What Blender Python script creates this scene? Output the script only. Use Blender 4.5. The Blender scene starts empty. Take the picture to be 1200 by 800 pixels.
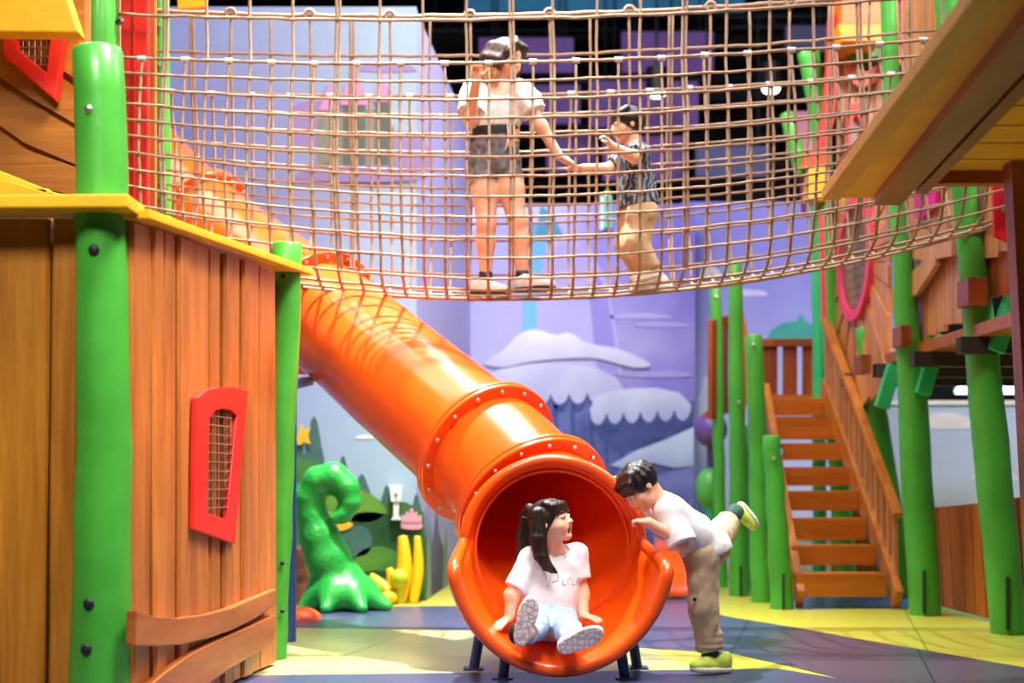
import bpy, bmesh, math, random
import numpy as np
from mathutils import Vector, Matrix, noise
from mathutils.bvhtree import BVHTree

SC = bpy.context.scene
COL = SC.collection
R = random.Random(7)
FPX, HC, PXC, PYH = 1667.0, 0.95, 600.0, 560.0      # focal length in pixels, eye height, principal column, horizon row

# ------------------------------------------------------------------ camera, world, lights, exposure
cam = bpy.data.cameras.new('camera'); cam_o = bpy.data.objects.new('camera', cam); COL.objects.link(cam_o)
cam.sensor_width = 36.0; cam.lens = 36.0 * FPX / 1200.0
cam.shift_y = (PYH - 400.0) / 1200.0
cam_o.location = (0, 0, HC); cam_o.rotation_euler = (math.radians(90), 0, 0)
cam.dof.use_dof = True; cam.dof.focus_distance = 6.8; cam.dof.aperture_fstop = 1.4
SC.camera = cam_o

SC.view_settings.view_transform = 'Standard'; SC.view_settings.look = 'None'
SC.view_settings.exposure = 0.0; SC.view_settings.gamma = 1.0
SC.view_settings.use_curve_mapping = False

wd = bpy.data.worlds.new('world'); SC.world = wd; wd.use_nodes = True
wd.node_tree.nodes['Background'].inputs[0].default_value = (0.86, 0.90, 1.0, 1)
wd.node_tree.nodes['Background'].inputs[1].default_value = 0.35

def area(name, loc, target, size, power, col=(1, 1, 1), size_y=None, spread=180):
    l = bpy.data.lights.new(name, 'AREA'); l.energy = power; l.color = col
    l.size = size; l.spread = math.radians(spread)
    if size_y: l.shape = 'RECTANGLE'; l.size_y = size_y
    o = bpy.data.objects.new(name, l); COL.objects.link(o); o.location = loc
    d = Vector(target) - Vector(loc); o.rotation_euler = d.to_track_quat('-Z', 'Y').to_euler()
    return o
area('ceiling_key_lamp', (-0.3, 8.9, 7.5), (-0.7, 8.5, 1.6), 0.12, 270, (1.0, 0.94, 0.90), None, 62)
area('hut_fill', (-1.6, 0.6, 6.0), (-1.9, 5.6, 1.4), 1.4, 42, (1.0, 0.95, 0.88), None, 55)  # added fill without a fixture, brightens the hut front
area('net_fill', (0.6, 5.6, 7.3), (0.5, 8.5, 3.0), 1.6, 42, (1.0, 0.96, 0.9), None, 80)  # added fill, gives the net more light from the front
area('slide_top_fill', (-3.2, 9.6, 7.2), (-2.0, 10.0, 2.4), 2.4, 120, (1.0, 0.94, 0.86))  # added fill that lifts the dark upper end of the slide
area('cyan_bounce_fill', (6.4, 12.4, 4.4), (3.2, 10.4, 0.8), 0.8, 26, (0.15, 0.85, 1.0), None, 50)  # added light imitating cyan bounce on the right-hand posts
area('ceiling_violet_lamp', (3.4, 6.4, 7.2), (2.6, 7.2, 0.0), 0.6, 70, (0.55, 0.25, 1.0))
area('ceiling_front_lamp', (-0.6, 4.9, 7.0), (0.0, 7.0, 0.8), 2.0, 200, (1.0, 0.97, 0.93))
area('ceiling_left_lamp', (1.3, 4.3, 6.6), (-1.6, 6.2, 1.2), 1.4, 120, (1.0, 0.93, 0.85), None, 75)
area('ceiling_middle_lamp', (0.5, 10.0, 7.0), (0.5, 10.6, 0.0), 2.6, 250, (0.96, 0.97, 1.0))
area('ceiling_mural_lamp', (0.4, 11.6, 6.8), (0.6, 15.0, 2.0), 2.0, 110, (0.80, 0.82, 1.0))
area('ceiling_right_lamp', (4.6, 8.0, 6.8), (3.6, 10.4, 1.0), 1.8, 430, (1.0, 0.94, 0.85))

# ------------------------------------------------------------------ small maths
def P(px, py, Y):
    return Vector(((px - PXC) / FPX * Y, Y, HC + (PYH - py) / FPX * Y))
def G(px, py, z=0.0):
    Y = FPX * (HC - z) / (py - PYH)
    return Vector(((px - PXC) / FPX * Y, Y, z))
def lerp(a, b, t): return a + (b - a) * t
def sstep(a, b, x):
    t = min(1, max(0, (x - a) / (b - a))); return t * t * (3 - 2 * t)
def S(h):
    h = h.lstrip('#'); out = []
    for i in (0, 2, 4):
        c = int(h[i:i + 2], 16) / 255.0
        out.append(c / 12.92 if c <= 0.04045 else ((c + 0.055) / 1.055) ** 2.4)
    return (out[0], out[1], out[2], 1.0)

# ------------------------------------------------------------------ materials
MATS = {}
def _base(name):
    m = bpy.data.materials.new(name); m.use_nodes = True
    nt = m.node_tree; return m, nt, nt.nodes['Principled BSDF']
def mat(name, col, rough=0.5, metal=0.0, var=0.10, scale=6.0, bump=0.0, bscale=60.0, coat=0.0, spec=0.5, sheen=0.0, sss=0.0, isl=0.0):
    if name in MATS: return MATS[name]
    m, nt, b = _base(name); L = nt.links.new
    c = S(col) if isinstance(col, str) else col
    tc = nt.nodes.new('ShaderNodeTexCoord')
    nz = nt.nodes.new('ShaderNodeTexNoise'); nz.inputs['Scale'].default_value = scale; nz.inputs['Detail'].default_value = 4
    L(tc.outputs['Object'], nz.inputs['Vector'])
    rp = nt.nodes.new('ShaderNodeValToRGB')
    rp.color_ramp.elements[0].position = 0.3; rp.color_ramp.elements[1].position = 0.7
    rp.color_ramp.elements[0].color = tuple(v * (1 - var) for v in c[:3]) + (1,)
    rp.color_ramp.elements[1].color = tuple(min(1, v * (1 + var)) for v in c[:3]) + (1,)
    L(nz.outputs['Fac'], rp.inputs['Fac'])
    src = rp.outputs['Color']
    if isl:
        g = nt.nodes.new('ShaderNodeNewGeometry'); mr = nt.nodes.new('ShaderNodeMapRange')
        mr.inputs['To Min'].default_value = 1 - isl; mr.inputs['To Max'].default_value = 1 + isl
        L(g.outputs['Random Per Island'], mr.inputs['Value'])
        hs = nt.nodes.new('ShaderNodeHueSaturation'); L(src, hs.inputs['Color']); L(mr.outputs['Result'], hs.inputs['Value']); src = hs.outputs['Color']
    L(src, b.inputs['Base Color'])
    b.inputs['Roughness'].default_value = rough; b.inputs['Metallic'].default_value = metal
    b.inputs['Specular IOR Level'].default_value = spec
    if coat: b.inputs['Coat Weight'].default_value = coat; b.inputs['Coat Roughness'].default_value = 0.08
    if sheen: b.inputs['Sheen Weight'].default_value = sheen
    if sss:
        b.inputs['Subsurface Weight'].default_value = sss; b.inputs['Subsurface Radius'].default_value = (0.6, 0.25, 0.15); b.inputs['Subsurface Scale'].default_value = 0.01
    if bump:
        n2 = nt.nodes.new('ShaderNodeTexNoise'); n2.inputs['Scale'].default_value = bscale; n2.inputs['Detail'].default_value = 3
        L(tc.outputs['Object'], n2.inputs['Vector'])
        bp = nt.nodes.new('ShaderNodeBump'); bp.inputs['Strength'].default_value = bump; bp.inputs['Distance'].default_value = 0.02
        L(n2.outputs['Fac'], bp.inputs['Height']); L(bp.outputs['Normal'], b.inputs['Normal'])
    MATS[name] = m; return m
def wood(name, light, dark, axis='Z', isl=0.16, rough=0.42, scale=9.0, coat=0.12):
    if name in MATS: return MATS[name]
    m, nt, b = _base(name); L = nt.links.new
    tc = nt.nodes.new('ShaderNodeTexCoord'); mp = nt.nodes.new('ShaderNodeMapping')
    sc = {'X': (0.09, 1, 1), 'Y': (1, 0.09, 1), 'Z': (1, 1, 0.09)}[axis]; mp.inputs['Scale'].default_value = sc
    g = nt.nodes.new('ShaderNodeNewGeometry')
    ad = nt.nodes.new('ShaderNodeVectorMath'); ad.operation = 'ADD'
    sm = nt.nodes.new('ShaderNodeVectorMath'); sm.operation = 'SCALE'; sm.inputs['Scale'].default_value = 7.0
    cb = nt.nodes.new('ShaderNodeCombineXYZ')
    for k in 'XYZ': L(g.outputs['Random Per Island'], cb.inputs[k])
    L(cb.outputs[0], sm.inputs[0]); L(tc.outputs['Object'], ad.inputs[0]); L(sm.outputs[0], ad.inputs[1]); L(ad.outputs[0], mp.inputs['Vector'])
    nz = nt.nodes.new('ShaderNodeTexNoise'); nz.inputs['Scale'].default_value = scale; nz.inputs['Detail'].default_value = 6; nz.inputs['Roughness'].default_value = 0.62; nz.inputs['Distortion'].default_value = 0.6
    L(mp.outputs['Vector'], nz.inputs['Vector'])
    rp = nt.nodes.new('ShaderNodeValToRGB'); rp.color_ramp.elements[0].position = 0.30; rp.color_ramp.elements[1].position = 0.68
    rp.color_ramp.elements[0].color = S(dark); rp.color_ramp.elements[1].color = S(light)
    L(nz.outputs['Fac'], rp.inputs['Fac'])
    n2 = nt.nodes.new('ShaderNodeTexNoise'); n2.inputs['Scale'].default_value = scale * 7; n2.inputs['Detail'].default_value = 2
    L(mp.outputs['Vector'], n2.inputs['Vector'])
    mr = nt.nodes.new('ShaderNodeMapRange'); mr.inputs['To Min'].default_value = 1 - isl; mr.inputs['To Max'].default_value = 1 + isl
    L(g.outputs['Random Per Island'], mr.inputs['Value'])
    m2 = nt.nodes.new('ShaderNodeMapRange'); m2.inputs['To Min'].default_value = 0.86; m2.inputs['To Max'].default_value = 1.12
    L(n2.outputs['Fac'], m2.inputs['Value'])
    mu = nt.nodes.new('ShaderNodeMath'); mu.operation = 'MULTIPLY'; L(mr.outputs[0], mu.inputs[0]); L(m2.outputs[0], mu.inputs[1])
    hs = nt.nodes.new('ShaderNodeHueSaturation'); L(rp.outputs['Color'], hs.inputs['Color']); L(mu.outputs[0], hs.inputs['Value'])
    L(hs.outputs['Color'], b.inputs['Base Color']); b.inputs['Roughness'].default_value = rough
    b.inputs['Coat Weight'].default_value = coat; b.inputs['Coat Roughness'].default_value = 0.25
    bp = nt.nodes.new('ShaderNodeBump'); bp.inputs['Strength'].default_value = 0.12; bp.inputs['Distance'].default_value = 0.01
    L(n2.outputs['Fac'], bp.inputs['Height']); L(bp.outputs['Normal'], b.inputs['Normal'])
    MATS[name] = m; return m
def grad(name, c0, c1, axis='Z', lo=0.0, hi=1.0, var=0.10, scale=1.2, rough=0.8, cm=None):
    """printed mural colour: two or three inks blended along one axis, with soft cloudy variation"""
    if name in MATS: return MATS[name]
    m, nt, b = _base(name); L = nt.links.new
    tc = nt.nodes.new('ShaderNodeTexCoord'); sp = nt.nodes.new('ShaderNodeSeparateXYZ'); L(tc.outputs['Object'], sp.inputs[0])
    nz = nt.nodes.new('ShaderNodeTexNoise'); nz.inputs['Scale'].default_value = scale; nz.inputs['Detail'].default_value = 4; L(tc.outputs['Object'], nz.inputs['Vector'])
    mr = nt.nodes.new('ShaderNodeMapRange'); mr.inputs['From Min'].default_value = lo; mr.inputs['From Max'].default_value = hi
    L(sp.outputs[axis], mr.inputs['Value'])
    m2 = nt.nodes.new('ShaderNodeMapRange'); m2.inputs['From Min'].default_value = 0.3; m2.inputs['From Max'].default_value = 0.7
    m2.inputs['To Min'].default_value = -var * 2; m2.inputs['To Max'].default_value = var * 2; L(nz.outputs['Fac'], m2.inputs['Value'])
    ad = nt.nodes.new('ShaderNodeMath'); ad.operation = 'ADD'; ad.use_clamp = True; L(mr.outputs[0], ad.inputs[0]); L(m2.outputs[0], ad.inputs[1])
    rp = nt.nodes.new('ShaderNodeValToRGB'); rp.color_ramp.elements[0].color = S(c0); rp.color_ramp.elements[1].color = S(c1)
    if cm: e = rp.color_ramp.elements.new(0.5); e.color = S(cm)
    L(ad.outputs[0], rp.inputs['Fac']); L(rp.outputs['Color'], b.inputs['Base Color'])
    b.inputs['Roughness'].default_value = rough; b.inputs['Specular IOR Level'].default_value = 0.2
    MATS[name] = m; return m
def glow(name, col, strength):
    if name in MATS: return MATS[name]
    m, nt, b = _base(name); b.inputs['Base Color'].default_value = S(col)
    nz = nt.nodes.new('ShaderNodeTexNoise'); nz.inputs['Scale'].default_value = 3.0
    b.inputs['Emission Color'].default_value = S(col); b.inputs['Emission Strength'].default_value = strength
    MATS[name] = m; return m

# ------------------------------------------------------------------ scene tree
ORG = {}
def thing(name, label, cat, loc=(0, 0, 0), group=None):
    o = bpy.data.objects.new(name, None); COL.objects.link(o); o.location = loc
    o.empty_display_size = 0.1
    o['label'] = label; o['category'] = cat
    if group: o['group'] = group
    ORG[o.name] = Vector(loc); return o
def tag(o, label, cat, group=None):
    o['label'] = label; o['category'] = cat
    if group: o['group'] = group
    return o
def structure(o): o['kind'] = 'structure'; return o
def link_mesh(me, name, material, parent=None, smooth=False, origin=None):
    n = len(me.vertices); co = np.empty(n * 3); me.vertices.foreach_get('co', co); co = co.reshape(-1, 3)
    if parent is not None: org = ORG[parent.name]
    elif origin is not None: org = Vector(origin)
    else:
        lo = co.min(0); hi = co.max(0); org = Vector(((lo[0] + hi[0]) / 2, (lo[1] + hi[1]) / 2, lo[2]))
    co -= np.array(org); me.vertices.foreach_set('co', co.ravel())
    if smooth: me.polygons.foreach_set('use_smooth', [True] * len(me.polygons))
    me.update()
    o = bpy.data.objects.new(name, me); COL.objects.link(o)
    if parent is not None: o.parent = parent
    else: o.location = org
    ORG[o.name] = org
    for m_ in (material if isinstance(material, (list, tuple)) else [material]): me.materials.append(m_)
    return o

class MB:
    def __init__(s): s.v = []; s.f = []
    def add(s, vs, fs):
        n = len(s.v); s.v += [tuple(v) for v in vs]; s.f += [tuple(i + n for i in f) for f in fs]; return s
    def hexa(s, c):   # 8 corners: bottom 4 (ccw), top 4
        return s.add(c, [(3, 2, 1, 0), (4, 5, 6, 7), (0, 1, 5, 4), (1, 2, 6, 5), (2, 3, 7, 6), (3, 0, 4, 7)])
    def box(s, c, size, rot=None):
        hx, hy, hz = size[0] / 2, size[1] / 2, size[2] / 2
        pts = [Vector((x * hx, y * hy, z * hz)) for z in (-1, 1) for x, y in ((-1, -1), (1, -1), (1, 1), (-1, 1))]
        if rot is not None: pts = [rot @ p for p in pts]
        return s.hexa([p + Vector(c) for p in pts])
    def prism(s, poly, ext):   # polygon (list of Vector) extruded by ext
        n = len(poly); ext = Vector(ext)
        vs = [Vector(p) for p in poly] + [Vector(p) + ext for p in poly]
        fs = [tuple(range(n))[::-1], tuple(range(n, 2 * n))] + [(i, (i + 1) % n, n + (i + 1) % n, n + i) for i in range(n)]
        return s.add(vs, fs)
    def beam(s, a, b, w, h, up=(0, 0, 1)):
        a = Vector(a); b = Vector(b); d = (b - a).normalized(); side = d.cross(Vector(up))
        if side.length < 1e-4: side = d.cross(Vector((0, 1, 0)))
        side.normalize(); u = side.cross(d).normalized()
        c = []
        for p in (a, b):
            c += [p - side * w / 2 - u * h / 2, p + side * w / 2 - u * h / 2, p + side * w / 2 + u * h / 2, p - side * w / 2 + u * h / 2]
        return s.hexa(c)
    def tube(s, pts, rad, seg=8, cap=True):
        pts = [Vector(p) for p in pts]; n = len(pts)
        rads = rad if isinstance(rad, (list, tuple)) else [rad] * n
        vs = []; t0 = (pts[1] - pts[0]).normalized()
        ref = Vector((0, 0, 1)) if abs(t0.z) < 0.9 else Vector((1, 0, 0))
        u = t0.cross(ref).normalized()
        for i in range(n):
            t = (pts[min(i + 1, n - 1)] - pts[max(i - 1, 0)]).normalized()
            u = (u - t * u.dot(t)).normalized(); w = t.cross(u)
            for k in range(seg):
                a = 2 * math.pi * k / seg; vs.append(pts[i] + (u * math.cos(a) + w * math.sin(a)) * rads[i])
        fs = [(i * seg + k, i * seg + (k + 1) % seg, (i + 1) * seg + (k + 1) % seg, (i + 1) * seg + k) for i in range(n - 1) for k in range(seg)]
        if cap: fs += [tuple(range(seg))[::-1], tuple((n - 1) * seg + k for k in range(seg))]
        return s.add(vs, fs)
    def ball(s, c, r, seg=12, rings=8, M=None):
        r = (r, r, r) if not isinstance(r, (tuple, list)) else r
        vs = []; c = Vector(c)
        for i in range(1, rings):
            th = math.pi * i / rings
            for k in range(seg):
                a = 2 * math.pi * k / seg
                p = Vector((math.sin(th) * math.cos(a) * r[0], math.sin(th) * math.sin(a) * r[1], math.cos(th) * r[2]))
                vs.append(c + (M @ p if M is not None else p))
        top = Vector((0, 0, r[2])); bot = -top
        vs += [c + (M @ top if M is not None else top), c + (M @ bot if M is not None else bot)]
        it, ib = len(vs) - 2, len(vs) - 1
        fs = [(i * seg + k, (i + 1) * seg + k, (i + 1) * seg + (k + 1) % seg, i * seg + (k + 1) % seg) for i in range(rings - 2) for k in range(seg)]
        fs += [(it, k, (k + 1) % seg) for k in range(seg)]
        fs += [(ib, (rings - 2) * seg + (k + 1) % seg, (rings - 2) * seg + k) for k in range(seg)]
        return s.add(vs, fs)
    def ringset(s, rings, closed=True, caps=False):   # list of equal-length rings
        n = len(rings[0]); vs = [p for r in rings for p in r]; fs = []
        for i in range(len(rings) - 1):
            for k in range(n if closed else n - 1):
                fs.append((i * n + k, i * n + (k + 1) % n, (i + 1) * n + (k + 1) % n, (i + 1) * n + k))
        if caps: fs += [tuple(range(n))[::-1], tuple((len(rings) - 1) * n + k for k in range(n))]
        return s.add(vs, fs)
    def frame(s, outer, inner, ext):
        n = len(outer); ext = Vector(ext)
        vs = [Vector(p) for p in outer] + [Vector(p) for p in inner]; vs += [v + ext for v in vs]; fs = []
        for i in range(n):
            j = (i + 1) % n
            fs += [(i, j, n + j, n + i), (2 * n + i, 3 * n + i, 3 * n + j, 2 * n + j), (i, 2 * n + i, 2 * n + j, j), (n + i, n + j, 3 * n + j, 3 * n + i)]
        return s.add(vs, fs)
    def build(s, name, material, parent=None, smooth=False, bevel=0.0, origin=None, angle=None):
        me = bpy.data.meshes.new(name); me.from_pydata(s.v, [], s.f)
        bm = bmesh.new(); bm.from_mesh(me); bmesh.ops.recalc_face_normals(bm, faces=bm.faces)
        if bevel:
            ed = [e for e in bm.edges if len(e.link_faces) == 2 and e.calc_face_angle(0) > 0.6]
            bmesh.ops.bevel(bm, geom=ed, offset=bevel, segments=2, affect='EDGES', profile=0.7, clamp_overlap=True)
        bm.to_mesh(me); bm.free()
        o = link_mesh(me, name, material, parent, smooth, origin)
        if angle: me.set_sharp_from_angle(angle=angle)
        return o

class Wall:
    """vertical plane through two ground points; pt() drops a picture point onto it"""
    def __init__(s, p0, p1, flip=False):
        s.p0 = Vector((p0[0], p0[1], 0)); s.p1 = Vector((p1[0], p1[1], 0)); d = s.p1 - s.p0; s.len = d.length; s.u = d / s.len
        s.n = Vector((s.u.y, -s.u.x, 0)) * (-1 if flip else 1)
    def t(s, px, off=0.0):
        a = (px - PXC) / FPX; q = s.p0 + s.n * off
        return (a * q.y - q.x) / (s.u.x - a * s.u.y)
    def pt(s, px, py, off=0.0):
        t = s.t(px, off); q = s.p0 + s.n * off + s.u * t
        return Vector((q.x, q.y, HC + (PYH - py) / FPX * q.y))
    def at(s, t, z, off=0.0):
        q = s.p0 + s.u * t + s.n * off; return Vector((q.x, q.y, z))

def wavy_plank(mb, W, t0, t1, z0, z1, th, off, amp, seed, lean=0.0):
    rr = random.Random(seed); n = 9; A = []; B = []
    ph, ph2 = rr.uniform(0, 6), rr.uniform(0, 6); fa, fb = rr.uniform(2, 4), rr.uniform(2, 4)
    for i in range(n):
        s_ = i / (n - 1); z = lerp(z0, z1, s_)
        A.append((t0 + amp * math.sin(ph + fa * s_) + lean * s_, z)); B.append((t1 + amp * math.sin(ph2 + fb * s_) + lean * s_, z))
    rings = []
    c = min(0.012, th * 0.4)
    for (ta, z), (tb, _) in zip(A, B):
        rings.append([W.at(ta, z, off), W.at(tb, z, off), W.at(tb, z, off + th - c), W.at(tb - c, z, off + th), W.at(ta + c, z, off + th), W.at(ta, z, off + th - c)])
    mb.ringset(rings, True, True)

def post(name, pts, rads, material, parent, seg=20, seed=0, wob=0.006):
    """round, slightly crooked log post with softened ends"""
    rr = random.Random(seed); mb = MB(); P3 = [Vector(p) for p in pts]; n = 14; path = []; rad = []
    for i in range(n + 1):
        s_ = i / n * (len(P3) - 1); k = min(int(s_), len(P3) - 2); f = s_ - k
        p = P3[k].lerp(P3[k + 1], f)
        w = 0 if i in (0, n) else wob
        path.append(p + Vector((rr.uniform(-w, w), rr.uniform(-w, w), 0)))
        kk = s_ / (len(P3) - 1) * (len(rads) - 1); q = min(int(kk), len(rads) - 2) if len(rads) > 1 else 0
        rad.append((lerp(rads[q], rads[q + 1], kk - q) if len(rads) > 1 else rads[0]) * (1 + rr.uniform(-0.02, 0.02)))
    d = (path[-1] - path[-2]).normalized()
    path.append(path[-1] + d * 0.012); rad.append(rad[-1] * 0.88)
    mb.tube(path, rad, seg)
    o = mb.build(name, material, parent, smooth=True, angle=math.radians(50))
    return o
def bolt(parent, c, n, r, material, name='bolt', h=0.012):
    n = Vector(n).normalized(); q = n.to_track_quat('Z', 'Y').to_matrix(); mb = MB()
    rings = []
    for rr_, z in ((r, -0.004), (r, h * 0.4), (r * 0.85, h * 0.8), (r * 0.5, h)):
        rings.append([Vector(c) + q @ Vector((rr_ * math.cos(2 * math.pi * k / 12), rr_ * math.sin(2 * math.pi * k / 12), z)) for k in range(12)])
    mb.ringset(rings, True, True); return mb.build(name, material, parent, smooth=True, angle=0.7)
# ------------------------------------------------------------------ materials of the place
GREEN = mat('green painted log', '#46a636', 0.38, var=0.14, scale=3.5, bump=0.10, bscale=14, coat=0.15)
GREEN2 = mat('teal green painted timber', '#2fb46c', 0.4, var=0.12, scale=4)
WZ = wood('honey brown planks upright', '#cb7a34', '#96501a', 'Z')
WZF = wood('golden brown planks upright', '#c98322', '#98570f', 'Z', isl=0.12)
WY = wood('brown board lengthwise', '#bd6a2c', '#8c4517', 'Y')
WX = wood('brown board crosswise', '#c06a22', '#8f440f', 'X')
WR = wood('reddish plank upright', '#a85426', '#7d3714', 'Z')
WO = wood('orange brown plank upright', '#cf7f33', '#9c531a', 'Z')
WOR = wood('orange tread crosswise', '#cf7417', '#a2500a', 'X')
WP = wood('pale brown plank upright', '#d3935a', '#a9683a', 'Z')
WD = wood('dark brown post', '#a85a2e', '#74351a', 'Z')
YEL = mat('yellow painted board', '#f4b81f', 0.4, var=0.08, scale=5, bump=0.05)
YELG = mat('golden yellow board', '#e0a616', 0.45, var=0.12, scale=4, bump=0.08, bscale=20)
RED = mat('red painted wood', '#d9251c', 0.4, var=0.10, scale=7, bump=0.05)
ORP = mat('orange painted wood', '#f2701c', 0.4, var=0.08)
PINK = mat('pink red painted ring', '#e23a55', 0.4, var=0.08)
MAG = mat('magenta painted panel', '#d81c86', 0.45, var=0.08)
STEEL = mat('steel wire', '#8f8a86', 0.35, metal=0.9, var=0.05)
BOLTM = mat('zinc bolt', '#d8cfc0', 0.28, metal=0.9, var=0.05)
BLACKP = mat('black rubber cap', '#1c1c1e', 0.5, var=0.1)
BLUE = mat('dark blue steel', '#23407c', 0.35, var=0.08, coat=0.2)
ORANGE = mat('glossy orange plastic', '#f2560f', 0.25, var=0.05, scale=2.5, coat=0.35, bump=0.01, bscale=8)
ROPE = mat('beige rope', '#aa8d72', 0.75, var=0.14, scale=30, bump=0.25, bscale=160)
CLIP = mat('pale plastic ferrule', '#dcd6d2', 0.45, var=0.05)
DARK = mat('dark hall paint', '#0c0d14', 0.7, var=0.2, scale=1.0)

# ------------------------------------------------------------------ floor, walls, ceiling
def rubber(name, col, col2, tile, rough=0.32):
    if name in MATS: return MATS[name]
    m, nt, b = _base(name); L = nt.links.new
    tc = nt.nodes.new('ShaderNodeTexCoord'); nz = nt.nodes.new('ShaderNodeTexNoise'); nz.inputs['Scale'].default_value = 90; nz.inputs['Detail'].default_value = 3
    L(tc.outputs['Object'], nz.inputs['Vector'])
    rp = nt.nodes.new('ShaderNodeValToRGB'); rp.color_ramp.elements[0].position = 0.35; rp.color_ramp.elements[1].position = 0.65
    rp.color_ramp.elements[0].color = S(col); rp.color_ramp.elements[1].color = S(col2); L(nz.outputs['Fac'], rp.inputs['Fac'])
    br = nt.nodes.new('ShaderNodeTexBrick'); br.offset = 0.0; br.inputs['Scale'].default_value = 1.0
    br.inputs['Brick Width'].default_value = tile; br.inputs['Row Height'].default_value = tile; br.inputs['Mortar Size'].default_value = 0.006
    br.inputs['Color1'].default_value = (1, 1, 1, 1); br.inputs['Color2'].default_value = (0.9, 0.9, 0.9, 1); br.inputs['Mortar'].default_value = (0.45, 0.45, 0.45, 1)
    mp = nt.nodes.new('ShaderNodeMapping'); mp.inputs['Rotation'].default_value = (0, 0, 0.22); L(tc.outputs['Object'], mp.inputs['Vector']); L(mp.outputs[0], br.inputs['Vector'])
    mx = nt.nodes.new('ShaderNodeMix'); mx.data_type = 'RGBA'; mx.blend_type = 'MULTIPLY'; mx.inputs['Factor'].default_value = 1.0
    L(rp.outputs['Color'], mx.inputs['A']); L(br.outputs['Color'], mx.inputs['B']); L(mx.outputs['Result'], b.inputs['Base Color'])
    b.inputs['Roughness'].default_value = rough
    MATS[name] = m; return m
F_YEL = rubber('yellow green rubber', '#b5b43a', '#c4bf48', 2.0)
F_SLATE = rubber('slate rubber', '#3b4160', '#474d6c', 1.0)
F_PALE = rubber('pale sage rubber', '#aab06a', '#bcc088', 1.0)
F_DARK = rubber('plum grey rubber', '#484253', '#544c5c', 1.0)
F_BLUE = rubber('steel blue rubber', '#4d6c9c', '#5a7aa8', 1.0)
structure(MB().box((0.5, 9.0, -0.05), (17, 26, 0.1)).build('floor', F_YEL))
def patch(pix, m, z):
    pts = [G(x, y) if y > 561 else Vector(x) for x, y in pix]
    pts = [Vector((p.x, p.y, z - 0.002)) for p in pts]
    structure(MB().prism(pts, (0, 0, 0.002)).build('floor', m, origin=(0, 7, 0)))
# slate band crossing behind the slide, plum band sweeping right, front mats, pale patch
patch([(60, 712), (540, 710), (690, 703), (800, 700), (822, 712), (850, 722), (930, 735), (1000, 748), (1100, 765), (1260, 793), (1500, 840), (1200, 850), (1012, 802), (935, 783), (860, 766), (700, 756), (550, 739), (346, 736), (60, 736)], F_SLATE, 0.002)
patch([(930, 735), (1000, 748), (1100, 765), (1260, 793), (1500, 840), (1400, 900), (1012, 802), (935, 783), (880, 752)], F_DARK, 0.004)
patch([(100, 736), (346, 736), (550, 739), (700, 756), (760, 762), (820, 786), (560, 789), (310, 792), (100, 796)], F_PALE, 0.003)
patch([(-200, 800), (310, 792), (560, 789), (800, 786), (910, 784), (1020, 802), (1350, 880), (2600, 1400), (-1600, 1400)], F_SLATE, 0.005)
patch([(915, 697), (1060, 697), (1075, 712), (935, 714)], F_BLUE, 0.003)

structure(MB().box((0.5, 9.0, 7.9), (17, 26, 0.2)).build('ceiling', DARK))
structure(MB().box((0.5, 22.1, 3.9), (17, 0.2, 7.9)).build('wall_back', DARK))
structure(MB().box((-8.1, 9.0, 3.9), (0.2, 26, 7.9)).build('wall_left', mat('lavender hall paint', '#55588a', 0.7)))
structure(MB().box((0.5, -4.1, 3.9), (17, 0.2, 7.9)).build('wall_front', mat('dim hall paint', '#33303f', 0.7)))
structure(MB().box((9.1, 9.0, 3.9), (0.2, 26, 7.9)).build('wall_right', mat('dim lilac hall paint', '#56538c', 0.7)))

# printed partitions carrying the murals
M_LW = grad('mural evening sky', '#8289cd', '#a3bfd2', 'X', 1.9, 3.7, 0.12, 0.6)
structure(MB().box((-4.42, 11.12, 2.3), (7.36, 0.2, 4.6)).build('wall_left.001', M_LW, origin=(-4.4, 11, 0)))
M_RW = grad('mural lavender return', '#adaed6', '#b3b0ee', 'Z', 0.4, 2.6, 0.06, 0.8)
c0, c1 = Vector((-0.80, 11.22, 0)), Vector((-0.50, 14.98, 0)); n_ = Vector((0.06, 0, 0)); h_ = Vector((0, 0, 4.6))
structure(MB().hexa([c0, c0 + n_, c1 + n_, c1, c0 + h_, c0 + n_ + h_, c1 + n_ + h_, c1 + h_]).build('wall_left.002', M_RW, origin=(-0.6, 13, 0)))
M_CW = grad('mural icy sky', '#d3d4f4', '#7f76d2', 'X', -0.5, 1.9, 0.16, 0.7, cm='#b4aee8')
structure(MB().box((0.72, 15.1, 1.92), (2.42, 0.2, 3.84)).build('wall_back.001', M_CW, origin=(0, 15, 0)))
M_CW2 = grad('mural pale lavender sky', '#b9c6ee', '#8a88dc', 'Z', 0.8, 3.6, 0.10, 0.8)
structure(MB().box((3.05, 15.6, 1.98), (2.4, 0.2, 3.96)).build('wall_back.002', M_CW2, origin=(2, 15.5, 0)))
M_LOW = grad('mural pale blue sky', '#cfdcf2', '#b4c8ee', 'Z', 0.2, 1.6, 0.14, 1.0)
structure(MB().box((5.6, 13.1, 0.81), (4.4, 0.16, 1.62)).build('wall_right.001', M_LOW, origin=(5, 13, 0)))
structure(MB().box((5.6, 13.1, 1.64), (4.42, 0.2, 0.04)).build('trim_1', mat('white coping', '#eef0f4', 0.4)))
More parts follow.
